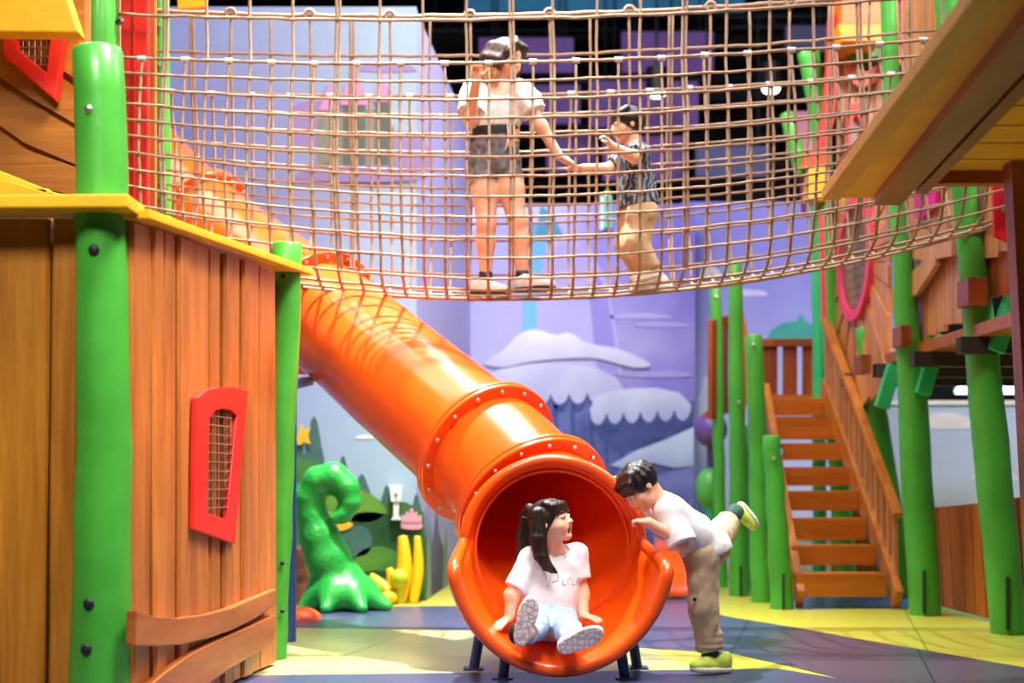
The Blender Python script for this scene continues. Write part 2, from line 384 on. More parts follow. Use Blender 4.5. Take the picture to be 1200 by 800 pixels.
# ------------------------------------------------------------------ murals: flat printed shapes on the partitions
def blobline(pts, amp=0.0, nseg=10, bumps=0, seed=0):
    """closed Catmull-Rom outline through picture points"""
    n = len(pts); out = []
    for i in range(n):
        p0, p1, p2, p3 = [Vector(pts[(i + k - 1) % n]) for k in range(4)]
        for j in range(nseg):
            t = j / nseg
            out.append(0.5 * ((2 * p1) + (-p0 + p2) * t + (2 * p0 - 5 * p1 + 4 * p2 - p3) * t * t + (-p0 + 3 * p1 - 3 * p2 + p3) * t ** 3))
    return out
def paint(name, parent, pts, Y, m, curve=True, layer=1, nseg=6):
    q = blobline([(x, y) for x, y in pts], nseg=nseg) if curve else [Vector(p) for p in pts]
    y_ = Y - 0.004 * layer
    poly = [P(v[0], v[1], y_) for v in q]
    me = bpy.data.meshes.new(name); bm = bmesh.new()
    f0 = bm.faces.new([bm.verts.new(p) for p in poly]); r_ = bmesh.ops.extrude_face_region(bm, geom=[f0])
    for v in r_['geom']:
        if isinstance(v, bmesh.types.BMVert): v.co.y += 0.0035
    bmesh.ops.recalc_face_normals(bm, faces=bm.faces); bm.to_mesh(me); bm.free()
    return link_mesh(me, name, m, parent)
def cloudpts(cx, cy, w, h, n=9, seed=0, flat=True):
    rr = random.Random(seed); pts = []
    for i in range(n):
        a = math.pi * 2 * i / n; r_ = 1 + rr.uniform(-0.12, 0.12)
        y = math.sin(a) * h * r_
        if flat and y > 0: y *= 0.35
        pts.append((cx + math.cos(a) * w * r_, cy + y))
    return pts

# castle on the left partition
YL = 11.02
mu = thing('castle_mural', 'pale castle with pink roofs and clouds printed on the blue partition beyond the net', 'mural', (-1.3, YL, 0))
CA = mat('mural castle stone', '#838f80', 0.8); CB = mat('mural castle shade', '#5d6c66', 0.8); CP = mat('mural pink roof', '#cf92c6', 0.8)
CC = grad('mural pink cloud', '#807cba', '#9a8cc0', 'Z', 2.9, 3.5, 0.15, 2)
paint('cloud', mu, cloudpts(385, 160, 55, 45, 11, 3), YL, CC, layer=1)
paint('cloud', mu, cloudpts(470, 190, 42, 34, 10, 4), YL, CC, layer=1)
paint('castle_wall', mu, [(372, 196), (372, 140), (388, 136), (404, 128), (440, 128), (446, 140), (462, 150), (462, 196)], YL, CA, False, 2)
paint('tower', mu, [(402, 200), (402, 122), (428, 122), (428, 200)], YL, CB, False, 3)
paint('tower', mu, [(378, 190), (378, 128), (394, 128), (394, 190)], YL, CA, False, 3)
paint('tower', mu, [(440, 196), (440, 118), (456, 118), (456, 196)], YL, CB, False, 3)
paint('roof', mu, [(398, 123), (415, 72), (432, 123)], YL, CP, False, 4)
paint('roof', mu, [(374, 129), (386, 96), (398, 129)], YL, CP, False, 4)
paint('roof', mu, [(436, 119), (448, 84), (460, 119)], YL, CP, False, 4)
paint('cloud', mu, cloudpts(420, 208, 80, 14, 12, 5), YL, CC, layer=5)
paint('cloud', mu, cloudpts(452, 82, 34, 8, 10, 6), YL, CC, layer=1)

# woodland mural at the foot of the left partition
mf = thing('woodland_mural', 'dark green hills and fir trees printed low on the blue partition', 'mural', (-1.3, YL, 0))
G1 = grad('mural hill green', '#2f6030', '#4f8442', 'Z', 0.0, 1.2, 0.2, 3); G2 = grad('mural dark green', '#23482e', '#355f3a', 'Z', 0, 1.2, 0.2, 3)
G3 = mat('mural blue green', '#3f6a66', 0.8); G4 = grad('mural leaf green', '#3f7a38', '#6aa03e', 'Z', 0, .8, 0.2, 4)
def fir(x, y0, y1, w, layer): 
    pts = [(x - w, y0)]; k = 4
    for i in range(k): a = i / k; pts += [(x - w * (1 - a) * 0.75, lerp(y0, y1, (i + .7) / k)), (x - w * (1 - a) * 0.9 + 1, lerp(y0, y1, (i + .75) / k))]
    pts += [(x, y1)] + [(2 * x - p[0], p[1]) for p in pts[::-1]]
    paint('fir_tree', mf, pts, YL, G3, False, layer)
fir(368, 580, 487, 20, 1); fir(402, 585, 533, 13, 1); fir(424, 590, 555, 16, 1); fir(453, 600, 568, 11, 1); fir(488, 610, 578, 10, 1); fir(350, 560, 512, 14, 1)
paint('hill', mf, [(300, 706), (300, 560), (350, 535), (385, 545), (425, 572), (450, 590), (475, 588), (497, 600), (499, 640), (499, 706)], YL, G1, False, 2)
paint('hill', mf, [(340, 580), (370, 556), (410, 568), (440, 584), (452, 600), (430, 612), (390, 604)], YL, G4, True, 3)
paint('bush', mf, [(395, 640), (410, 606), (440, 600), (470, 612), (492, 640), (490, 664), (440, 668), (405, 664)], YL, G2, True, 3)
paint('bush', mf, [(398, 650), (402, 622), (425, 616), (436, 632), (428, 650)], YL, G3, True, 4)
paint('bush', mf, [(412, 676), (420, 648), (446, 640), (470, 652), (470, 674), (440, 684)], YL, G4, True, 4)
paint('bush', mf, [(400, 704), (404, 674), (440, 668), (490, 672), (498, 704)], YL, G2, False, 5)
paint('bush', mf, cloudpts(470, 690, 24, 18, 10, 8), YL, G4, layer=6)
paint('star_leaf', mf, [(350, 522), (344, 512), (350, 508), (352, 495), (357, 504), (364, 500), (361, 510), (364, 520), (356, 518)], YL, mat('mural yellow', '#e8b92a', 0.8), False, 6)
paint('yellow_leaves', mf, [(376, 604), (390, 600), (400, 610), (412, 612), (412, 617), (398, 622), (382, 616)], YL, MATS['mural yellow'], True, 6)
PK = mat('mural pink bloom', '#dba2b4', 0.8)
paint('pink_bloom', mf, cloudpts(482, 616, 12, 14, 9, 2), YL, PK, layer=6)
for k in range(5): paint('pink_bloom', mf, [(474 + k * 4, 612), (470 + k * 5, 596 + abs(k - 2) * 4), (474 + k * 5, 595 + abs(k - 2) * 4), (478 + k * 4, 612)], YL, PK, False, 7)
paint('small_cloud', mf, cloudpts(428, 513, 12, 3.5, 8, 1), YL, mat('mural white', '#e6e8f0', 0.8), layer=1)
md = thing('white_box_light', 'small white wall fixture on the woodland mural above the yellow coral', 'fixture', P(464, 610, 10.945))
WHT = mat('white plastic', '#eceef2', 0.4)
MB().prism([P(456, 568, 10.945), P(472, 568, 10.945), P(470, 588, 10.945), P(458, 588, 10.945)], (0, 0.05, 0)).build('head', WHT, md, bevel=0.008)
MB().prism([P(461, 588, 10.955), P(468, 588, 10.955), P(467, 604, 10.955), P(471, 609, 10.955), P(458, 609, 10.955), P(461, 604, 10.955)], (0, 0.035, 0)).build('neck', WHT, md)
bolt(md, P(464, 579, 10.945), (0, -1, 0), 0.012, mat('grey plastic', '#8d8f94', 0.4), 'button')

# grey misty forest on the return partition beside the slide
mg = thing('misty_mural', 'grey misty peaks printed on the narrow return wall beside the slide', 'mural', (-0.6, 13, 0))
Wr = Wall((-0.672, 11.02), (-0.432, 14.98))
GM = grad('mural grey mist', '#4a4c66', '#7c7e9a', 'Z', 0.1, 1.1, 0.1, 2)
def paintW(name, parent, pts, W, m, off):
    MB().prism([W.pt(x, y, off) for x, y in pts], W.n * 0.003).build(name, m, parent)
paintW('peak', mg, [(503.5, 702), (504, 640), (508, 625), (511, 590), (514, 625), (519, 640), (523, 668), (523, 690)], Wr, GM, 0.002)
paintW('fir_tree', mg, [(500, 703), (500.5, 640), (502, 605), (504, 640), (505, 702)], Wr, mat('mural grey green', '#6d8a72', 0.8), 0.006)
paintW('fir_tree', mg, [(519, 695), (520, 640), (522, 612), (524, 640), (525, 690)], Wr, MATS['mural grey green'], 0.006)

# snowy cliffs on the middle partition
YC = 15.0
ms = thing('ice_cliff_mural', 'snow-capped ice cliffs and clouds printed on the lavender middle wall', 'mural', (0.7, YC, 0))
SN = grad('mural snow', '#969bdc', '#e2e5fa', 'Z', 1.2, 2.6, 0.10, 2.0); SN2 = grad('mural snow low', '#8491d2', '#d6dff7', 'Z', 1.15, 1.95, 0.10, 2.0)
SN3 = grad('mural snow foot', '#6f86c8', '#c9dcf6', 'Z', 0.7, 1.5, 0.12, 2.0)
RK = grad('mural rock', '#3a4680', '#6a77b8', 'Z', 0.5, 1.7, 0.25, 5.0); RKD = grad('mural dark rock', '#2d3668', '#4f5c9a', 'Z', 0.5, 1.5, 0.25, 5.0)
ICE = grad('mural ice', '#c7c3f2', '#a9a2e6', 'Z', 1.9, 3.4, 0.1, 1.5); CY = grad('mural cyan', '#8fd2f2', '#5fa8e0', 'Z', 2.0, 3.6, 0.15, 2.0)
CL = grad('mural cloud', '#cdcef2', '#f2f2fd', 'Z', 2.15, 2.55, 0.12, 3.0); LV = grad('mural lilac', '#a79fe6', '#9088dc', 'Z', 1.8, 3.2, 0.1, 1.5)
paint('ice_column', ms, [(546, 470), (546, 380), (548, 300), (560, 252), (600, 250), (620, 300), (622, 400), (618, 470)], YC, grad('mural pale ice', '#c3c3ea', '#aeaae4', 'Z', 1.6, 3.6, 0.1, 2), False, 1)
paint('ice_column', ms, [(618, 440), (616, 330), (630, 300), (660, 284), (692, 292), (712, 330), (724, 400), (728, 440)], YC, ICE, False, 2)
paint('ice_column', ms, [(700, 440), (690, 340), (700, 320), (712, 345), (726, 440)], YC, LV, False, 3)
paint('waterfall', ms, [(612, 430), (613, 300), (622, 262), (640, 258), (640, 290), (630, 330), (628, 430)], YC, CY, False, 3)
paint('waterfall', ms, [(628, 275), (634, 240), (648, 252), (660, 275), (645, 285)], YC, mat('mural teal', '#4a8fb0', 0.8), False, 4)
paint('rock', ms, [(560, 560), (580, 450), (640, 440), (730, 455), (734, 500), (812, 480), (813, 560), (813, 640), (560, 640)], YC, RK, False, 3)
paint('rock', ms, [(690, 500), (720, 485), (813, 470), (813, 545), (760, 525), (720, 530)], YC, RKD, False, 4)
for k, x in enumerate((648, 668, 690, 706, 724, 748, 772, 796)):
    paint('rock_streak', ms, [(x, 474 + 4 * (k % 3)), (x + 5, 474), (x + 8, 540), (x + 3, 548)], YC, RKD, False, 5)
def scallops(x0, x1, y0, y1, n, depth):
    out = []
    for k in range(n):
        for q in range(8):
            t = (k + q / 8) / n; out.append((lerp(x0, x1, t), lerp(y0, y1, t) + depth * abs(math.sin(math.pi * q / 8)) ** .6))
    return out
top1 = [(560, 462), (566, 446), (585, 432), (620, 426), (660, 424), (700, 431), (722, 442), (731, 456)]
paint('snow_shade', ms, [(x, y + 5) for x, y in top1] + scallops(731, 560, 466, 468, 8, 15), YC, RKD, False, 5)
paint('snow_cap', ms, top1 + scallops(731, 560, 458, 464, 8, 13), YC, SN, False, 6)
top2 = [(691, 480), (697, 466), (712, 459), (738, 455), (768, 454), (796, 460), (810, 474)]
paint('snow_shade', ms, [(x, y + 5) for x, y in top2] + scallops(810, 691, 486, 488, 6, 16), YC, RKD, False, 6)
paint('snow_cap', ms, top2 + scallops(810, 691, 478, 484, 6, 14), YC, SN2, False, 7)
paint('snow_slope', ms, [(715, 545), (745, 528), (780, 515), (813, 500), (813, 545), (790, 548), (765, 542), (745, 552)], YC, SN3, False, 8)
paint('snow_slope', ms, [(700, 580), (730, 548), (770, 556), (813, 545), (813, 640), (700, 640)], YC, grad('mural violet ice', '#5560a8', '#7f88cc', 'Z', .4, 1.2, .2, 4), False, 7)
paint('cloud', ms, [(568, 425), (592, 408), (606, 393), (626, 386), (650, 392), (668, 390), (690, 402), (722, 408), (748, 418), (762, 428), (740, 430), (700, 420), (660, 420), (620, 424), (590, 430)], YC, CL, True, 9)
paint('cloud_streak', ms, cloudpts(745, 372, 46, 5, 9, 3), YC, grad('mural thin cloud', '#a9a3e6', '#b7b0ec', 'Z', 2.4, 2.7, .1, 2), layer=2)
paint('cloud_streak', ms, cloudpts(775, 382, 34, 4, 9, 4), YC, MATS['mural thin cloud'], layer=2)
paint('cloud_streak', ms, cloudpts(770, 440, 40, 6, 9, 5), YC, MATS['mural thin cloud'], layer=3)

# pale sky wall right of the cliffs
YP = 15.5
mp_ = thing('sky_mural', 'lavender sky with clouds and a teal dome printed behind the wooden stairs', 'mural', (2.6, YP, 0))
paint('dome', mp_, [(898, 398), (904, 386), (918, 378), (934, 376), (938, 366), (944, 376), (958, 384), (968, 400)], YP, mat('mural dome teal', '#3f9c98', 0.8), False, 1)
paint('cloud', mp_, cloudpts(878, 345, 22, 6, 9, 9), YP, mat('mural lilac cloud', '#c6c3f2', 0.8), layer=1)
paint('cloud', mp_, cloudpts(832, 322, 12, 10, 9, 10), YP, mat('mural pale cloud', '#cfdcf2', 0.8), layer=1)
paint('snow_bank', mp_, [(818, 640), (818, 470), (826, 440), (840, 452), (845, 640)], YP, SN3, False, 1)
ml = thing('cloud_mural', 'white cloud printed on the low pale blue wall between the right posts', 'mural', (4.2, 13.02, 0))
paint('cloud', ml, cloudpts(1108, 498, 34, 14, 10, 12), 13.02, mat('mural soft white', '#e3e2f0', 0.8), layer=1)
paint('cloud', ml, cloudpts(1165, 560, 30, 10, 10, 13), 13.02, MATS['mural soft white'], layer=1)

# ------------------------------------------------------------------ hall services above the walls
PUR = mat('purple acoustic panel', '#7b5aa8', 0.8, var=0.12, scale=1.5); CYP = mat('bright blue panel', '#2f9ad0', 0.6, var=0.06); SLP = mat('slate blue panel', '#5a6090', 0.7)
def hang(pix, Y, m, label, grp='hanging acoustic panels'):
    x0, y0, x1, y1 = pix; t = thing('hanging_panel', label, 'panel', P((x0 + x1) / 2, y1, Y), grp)
    a, b = P(x0, y0, Y), P(x1, y1, Y)
    MB().box(((a.x + b.x) / 2, Y, (a.z + b.z) / 2), (b.x - a.x, 0.08, a.z - b.z)).build('board', m, t, bevel=0.01)
    mb = MB()
    for xx in (lerp(a.x, b.x, .15), lerp(a.x, b.x, .85)): mb.tube([(xx, Y, a.z), (xx, Y, 7.79)], 0.012, 6)
    mb.build('hanger', BLACKP, t)
hang((545, -30, 872, 15), 18.6, CYP, 'bright blue panel at the very top above the net')
hang((561, 45, 672, 86), 18.0, PUR, 'purple hanging panel behind the head of the woman on the net')
hang((728, 38, 836, 86), 18.0, PUR, 'purple hanging panel right of the woman, below the blue panel')
hang((566, 100, 680, 146), 18.4, PUR, 'purple hanging panel behind the blouse of the woman')
hang((690, 96, 818, 150), 18.2, PUR, 'purple hanging panel behind the head of the boy on the net')
hang((640, 156, 700, 203), 18.8, PUR, 'small low purple panel between the woman and the boy on the net')
hang((706, 160, 800, 212), 18.3, PUR, 'low purple panel behind the body of the boy on the net')
hang((920, 31, 968, 62), 18.0, SLP, 'slate blue hanging panel beside the red leaning board')
hang((815, 172, 902, 208), 17.5, SLP, 'slate blue low panel right of the boy on the net')
DUCT = mat('dark duct metal', '#2a2c3c', 0.4, metal=0.5)
t = thing('ceiling_truss', 'dark lighting truss crossing under the hall ceiling', 'truss', P(700, 30, 19.4))
for k, yy in enumerate((24, 36)): MB().tube([P(480, yy, 19.4), P(990, yy - 6, 19.4)], 0.05, 8).build('chord', DUCT, t)
mb = MB()
for k in range(30):
    x = 480 + k * 17; mb.tube([P(x, 24 if k % 2 else 36, 19.4), P(x + 17, 36 if k % 2 else 24, 19.4)], 0.025, 6)
mb.build('lattice', DUCT, t)
MB().tube([P(510, 20, 19.4), P(510, -65, 19.4)], 0.03, 6).build('hanger', DUCT, t)
for k, (y0, Y, r_) in enumerate(((98, 20.5, .09), (152, 20.8, .12), (218, 20.6, .16))):
    t = thing('ceiling_duct', ['thin dark duct behind the purple panels, topmost of three', 'dark duct behind the purple panels, middle one', 'thick dark duct just above the lavender wall'][k], 'duct', P(700, y0, Y))
    MB().tube([P(470, y0, Y), P(1010, y0 - 8, Y)], r_, 14).build('pipe', DUCT, t, smooth=True)
    for x in (480, 740, 1000):
        a = P(x, y0 - 1, Y); MB().tube([a + Vector((-.04, 0, 0)), a + Vector((.04, 0, 0))], r_ * 1.12, 14).build('collar', DUCT, t)
LAMP = glow('lamp disc', '#fff6e6', 6.0)
for (x, y, lab) in ((770, 108, 'round glowing ceiling spotlight above the boy on the net'), (904, 103, 'round glowing ceiling spotlight near the right green pole')):
    c = P(x, y, 17.0); t = thing('spotlight', lab, 'lamp', c, 'ceiling spotlights')
    MB().tube([c + Vector((0, 0.05, 0.02)), c + Vector((0, 0.05, .30))], 0.13, 16).build('housing', BLACKP, t, smooth=True, angle=.6)
    MB().ball(c + Vector((0, .03, 0)), (0.105, 0.08, 0.065), 16, 10).build('lens', LAMP, t, smooth=True)
    MB().tube([c + Vector((0, 0.05, 0.3)), (c.x, c.y + .05, 7.8)], 0.015, 6).build('stem', BLACKP, t)
TUBE = glow('tube light', '#dfe9ff', 5.0)
for (x0, x1, y, lab) in ((1120, 1200, 459, 'lowest'), (1128, 1215, 437, 'highest'), (1122, 1205, 452, 'middle')):
    a, b = P(x0, y, 21.4), P(x1, y, 21.4); t = thing('strip_light', '%s glowing strip light in the dark beyond the low pale wall' % lab, 'lamp', (a + b) / 2, 'strip lights beyond the low wall')
    MB().tube([a, b], 0.025, 8).build('tube', TUBE, t); MB().box((a + b) / 2 + Vector((0, .06, 0.02)), ((b - a).x, .06, .08)).build('casing', WHT, t)
    MB().tube([(a + b) / 2 + Vector((0, .06, 0)), ((a.x + b.x) / 2, 22.0, (a.z + b.z) / 2)], 0.02, 6).build('bracket', DUCT, t)
t = thing('wall_sign', 'small teal and white wall sign with green lamp, seen beside the net boy', 'sign', P(707, 268, 14.98))
def signbox(x0, y0, x1, y1, nm, m, d=.05):
    a, b = P(x0, y0, 14.98), P(x1, y1, 14.98); MB().box(((a.x + b.x) / 2, 14.99 - d / 2, (a.z + b.z) / 2), (b.x - a.x, d, a.z - b.z)).build(nm, m, t, bevel=.006)
signbox(703, 230, 707, 270, 'white_strip', mat('pale strip', '#dfeaf4', .5)); signbox(707, 230, 717, 268, 'teal_panel', mat('teal panel', '#4fc0bc', .4))
signbox(709, 224, 714, 230, 'green_lamp', glow('green lamp', '#8fe03a', 2.0))
# ------------------------------------------------------------------ left play hut (near) and the tower behind it
def wire(mb, W, poly_t, zlo, zhi, off, nt, nz, r=0.004):
    t0, t1 = poly_t
    for k in range(nt):
        t = lerp(t0, t1, (k + .5) / nt); mb.tube([W.at(t, zlo, off), W.at(t, zhi, off)], r, 6)
    for k in range(nz):
        z = lerp(zlo, zhi, (k + .5) / nz); mb.tube([W.at(t0, z, off + .004), W.at(t1, z, off + .004)], r, 6)

WS = Wall((-1.46, 5.4), (-1.19, 7.47)); 
if WS.n.x < 0: WS.n = -WS.n
hut = thing('play_hut', 'brown plank hut with two green corner posts and small red mesh window, nearest left', 'play hut', (-1.9, 6.2, 0))
post('post', [P(118, 853, 5.4) * 1, P(123, 400, 5.4), P(114, 60, 5.4)], [.118, .105, .092], GREEN, hut, seed=2)
post('post', [P(320, 772, 7.47), P(330, 520, 7.47), P(337, 287, 7.47)], [.072, .072, .078], GREEN, hut, seed=3)
# backing wall and overlapping upright planks of the side
mb = MB(); mb.hexa([WS.at(.1, .02, -.06), WS.at(WS.len - .06, .02, -.06), WS.at(WS.len - .06, .02, -.03), WS.at(.1, .02, -.03),
                    WS.at(.1, 1.9, -.06), WS.at(WS.len - .06, 1.97, -.06), WS.at(WS.len - .06, 1.97, -.03), WS.at(.1, 1.9, -.03)])
pxs = [148, 169, 182, 196, 210, 238, 252, 263, 274, 285, 297, 317]
for i in range(len(pxs) - 1):
    a, b = WS.t(pxs[i]), WS.t(pxs[i + 1])
    wavy_plank(mb, WS, a + .006, b - .003, 0.02, lerp(1.92, 1.985, i / 10), .030, (0.0, .014, .005, .018, .002)[i % 5], .012, 40 + i)
mb.build('plank_wall', WZ, hut)
MB().beam(WS.pt(150, 251, .02), WS.pt(349, 319, .02), .17, .035).build('top_rail', YEL, hut, bevel=.006)
# red window frame with arched head
def Wp(x, y, o=.036): return WS.pt(x, y, o)
outer = [Wp(220, 620), Wp(269, 637), Wp(272, 600), Wp(284, 458), Wp(268, 453), Wp(252, 453), Wp(236, 457), Wp(224, 466), Wp(222, 540)]
inner = [Wp(235, 600), Wp(260, 609), Wp(262, 580), Wp(271, 487), Wp(265, 481), Wp(255, 479), Wp(246, 481), Wp(239, 490), Wp(237, 545)]
wf = MB().frame(outer, inner, WS.n * .028).build('window_frame', RED, hut, bevel=.006)
mb = MB()
for k in range(5):
    t = lerp(WS.t(236, .05), WS.t(272, .05), (k + .5) / 5); mb.tube([WS.at(t, .78, .05), WS.at(t, 1.25, .05)], .0035, 6)
for k in range(11):
    z = lerp(.80, 1.24, (k + .5) / 11); mb.tube([WS.at(WS.t(235, .054), z, .054), WS.at(WS.t(272, .054), z, .054)], .0035, 6)
mb.build('wire_mesh', STEEL, wf)
b1 = [(148, 715), (170, 722), (200, 724), (232, 720), (262, 712), (290, 700), (315, 690), (314, 708), (290, 724), (262, 738), (232, 748), (200, 755), (170, 757), (147, 756)]
b2 = [(120, 850), (150, 815), (185, 786), (215, 765), (250, 748), (285, 733), (314, 720), (313, 752), (285, 768), (250, 790), (215, 815), (185, 845), (150, 885), (120, 920)]
for b in (b1, b2): MB().prism([WS.pt(x, y, .040) for x, y in b], WS.n * .04).build('skirting_board', WY, hut, bevel=.006)
# front wall of broad boards
WF = Wall((-3.2, 5.42), (-1.5, 5.42)); 
if WF.n.y > 0: WF.n = -WF.n
mb = MB(); ts = [WF.t(x) for x in (-240, -150, -80, -2, 62, 98)]
mb.hexa([WF.at(0, .02, -.06), WF.at(1.66, .02, -.06), WF.at(1.66, .02, -.02), WF.at(0, .02, -.02), WF.at(0, 1.9, -.06), WF.at(1.66, 1.9, -.06), WF.at(1.66, 1.9, -.02), WF.at(0, 1.9, -.02)])
for i in range(5): wavy_plank(mb, WF, ts[i] + .012, ts[i + 1] - .012, .02, 1.93, .04, .0 if i % 2 else .012, .012, 80 + i)
mb.build('plank_wall', WZF, hut)
mb = MB(); mb.beam(P(-150, 243, 5.33), P(160, 242, 5.33), .24, .05); mb.build('top_rail', YEL, hut, bevel=.008)
for (x, y, q, nm, m, r) in ((104, 128, 5.31, 'bolt', BOLTM, .017), (110, 293, 5.30, 'bolt', BLACKP, .021), (104, 707, 5.285, 'bolt', BLACKP, .021), (101, 760, 5.285, 'bolt', BLACKP, .021)):
    bolt(hut, P(x, y, q), (-.05, -1, 0), r, m)
for (x, y) in ((332, 323), (331, 660), (331, 716)): bolt(hut, P(x, y, 7.40), (-.2, -1, 0), .012, BLACKP)

# ---- tower behind the hut: upper wooden house with red window, red door board, green posts, upper deck
tow = thing('play_tower', 'tall wooden play tower behind the hut, with red window and red door board', 'play tower', (-2.9, 8.2, 0))
WT = Wall((-3.9, 6.9), (-2.05, 6.9)); WT.n = Vector((0, -1, 0))
mb = MB(); pts = [(-160, -60), (96, -60), (100, 40), (98, 130), (92, 232), (-160, 232)]
mb.prism([WT.pt(x, y) for x, y in pts], (0, .06, 0))
for k in range(6):
    y0 = -20 + k * 52
    up = [(-160 + q * 64, y0 - 70 + q * 34 + 9 * math.sin(q * 1.7 + k) ) for q in range(5)]
    lo = [(x, y + 46 + 5 * math.sin(x * .03 + k)) for x, y in up[::-1]]
    mb.prism([WT.pt(min(x, 95), min(y, 231), .0) for x, y in up + lo], (0, -.035, 0))
mb.build('plank_wall', wood('golden brown boards slanting', '#c07a26', '#8f4e10', 'X', isl=.1), tow)
fo = [(8, 36), (10, 72), (70, 122), (82, 36), (82, 20), (8, 20)]; fi = [(24, 36), (26, 62), (60, 90), (66, 36), (66, 30), (24, 30)]
wf = MB().frame([WT.pt(x, y, .04) for x, y in fo], [WT.pt(x, y, .04) for x, y in fi], (0, -.07, 0)).build('window_frame', RED, tow, bevel=.008)
mb = MB()
for k in range(6): x = 27 + k * 7; mb.tube([WT.pt(x, 30, .06), WT.pt(x, 64 + k * 5.0, .06)], .004, 6)
for k in range(5): y = 36 + k * 10; mb.tube([WT.pt(24, y, .064), WT.pt(64, y, .064)], .004, 6)
mb.build('wire_mesh', STEEL, wf)
MB().prism([WT.pt(24, 30, -.03), WT.pt(66, 30, -.03), WT.pt(60, 92, -.03), WT.pt(26, 62, -.03)], (0, -.034, 0)).build('window_backing', YELG, tow)
MB().prism([P(-160, -80, 6.5), P(60, -60, 6.5), P(92, 38, 6.5), P(-160, 35, 6.5)], (0, .12, 0)).build('gable_board', YELG, tow, bevel=.01)
MB().prism([P(x, y, 6.05) for x, y in ((-120, 196), (10, 212), (96, 238), (96, 262), (-120, 262))], (0, .05, 0)).build('yellow_board', YELG, tow, bevel=.006)
for a, b in (((-60, 210), (95, 240)), ((-40, 224), (60, 230)), ((-20, 200), (70, 236))):
    MB().beam(P(a[0], a[1], 6.2), P(b[0], b[1], 6.2), .10, .05).build('yellow_board', YEL, tow, bevel=.006)
post('post', [P(116, 900, 7.6) - Vector((0, 0, .594)) if False else Vector((P(116, 60, 7.6).x, 7.6, 0)), P(116, 60, 7.6), P(114, -120, 7.6)], [.085, .08], GREEN, tow, seed=5)
MB().prism([P(88, -80, 7.4), P(104, -80, 7.4), P(103, 232, 7.4), P(90, 232, 7.4)], (0, .05, 0)).build('corner_board', WZ, tow, bevel=.005)
# red board of the doorway and its orange edge, running to the floor behind the hut
a, b = P(141, -80, 8.275), P(173, 240, 8.275)
MB().box(((a.x + b.x) / 2, 8.3, 2.25), (b.x - a.x, .05, 4.2)).build('red_board', RED, tow, bevel=.008)
MB().box((P(158, 0, 8.27).x, 8.26, 2.25), (.012, .02, 4.2)).build('red_batten', RED, tow)
a, b = P(174, -80, 8.5), P(183, 250, 8.5)
MB().box(((a.x + b.x) / 2, 8.5, 2.25), (b.x - a.x, .05, 4.3)).build('orange_board', WO, tow, bevel=.006)
MB().box((P(131, 30, 8.3).x, 8.34, 2.25), (.06, .05, 4.3)).build('yellow_board', YELG, tow)
post('post', [(P(190, 0, 9.05).x - .01, 9.05, 0), P(189, 170, 9.05), P(186, -120, 9.05)], [.062, .058], GREEN, tow, seed=6)
post('post', [(P(128, 0, 8.2).x, 8.2, 0), P(128, 20, 8.2), P(126, -120, 8.2)], [.05, .05], GREEN, tow, seed=8)
# plank floor deck of the tower at bridge height, and the wall behind it
MB().box((-3.3, 8.7, 2.22), (1.9, 2.4, .07)).build('deck', WX, tow, bevel=.005)
MB().prism([P(205, -60, 9.3), P(250, -60, 9.3), P(240, 8, 9.3), P(208, 11, 9.3)], (0, .06, 0)).build('yellow_board', YEL, tow, bevel=.006)
for y in (32, 78, 146, 168, 193, 241): bolt(tow, P(184, y, 8.97), (.6, -1, 0), .016, STEEL, 'eye_bolt', .05)
for y in (26, 72, 98): bolt(tow, P(139, y, 8.14), (.8, -1, 0), .02, STEEL, 'eye_bolt', .05)
# ------------------------------------------------------------------ orange tube slide
sl = thing('tube_slide', 'big glossy orange tube slide coming down from the left tower to an open mouth', 'slide', (0.1, 7.4, 0))
RT = 0.350
mouth_c = P(647, 641, 7.02)
ctrl = [P(158, 186, 10.35), P(219, 250, 10.05), P(297, 313, 9.62), P(392, 380, 8.92), P(470, 446, 8.28), P(552, 515, 7.72), P(602, 562, 7.42), P(634, 606, 7.2), mouth_c]
def crv(pts, n):
    out = []
    for i in range(len(pts) - 1):
        p0 = pts[max(i - 1, 0)]; p1 = pts[i]; p2 = pts[i + 1]; p3 = pts[min(i + 2, len(pts) - 1)]
        for j in range(n):
            t = j / n; out.append(0.5 * ((2 * p1) + (-p0 + p2) * t + (2 * p0 - 5 * p1 + 4 * p2 - p3) * t * t + (-p0 + 3 * p1 - 3 * p2 + p3) * t ** 3))
    return out + [pts[-1]]
path = crv(ctrl, 10)
SEG = 72
def frame_at(i):
    t = (path[min(i + 1, len(path) - 1)] - path[max(i - 1, 0)]).normalized()
    if i >= len(path) - 1: t = Vector((0.03, -1, -0.10)).normalized()
    w = (Vector((0, 0, 1)) - t * t.z).normalized(); u = w.cross(t).normalized()     # u to picture right when t runs towards the camera
    if u.x < 0: u = -u
    return t, u, w
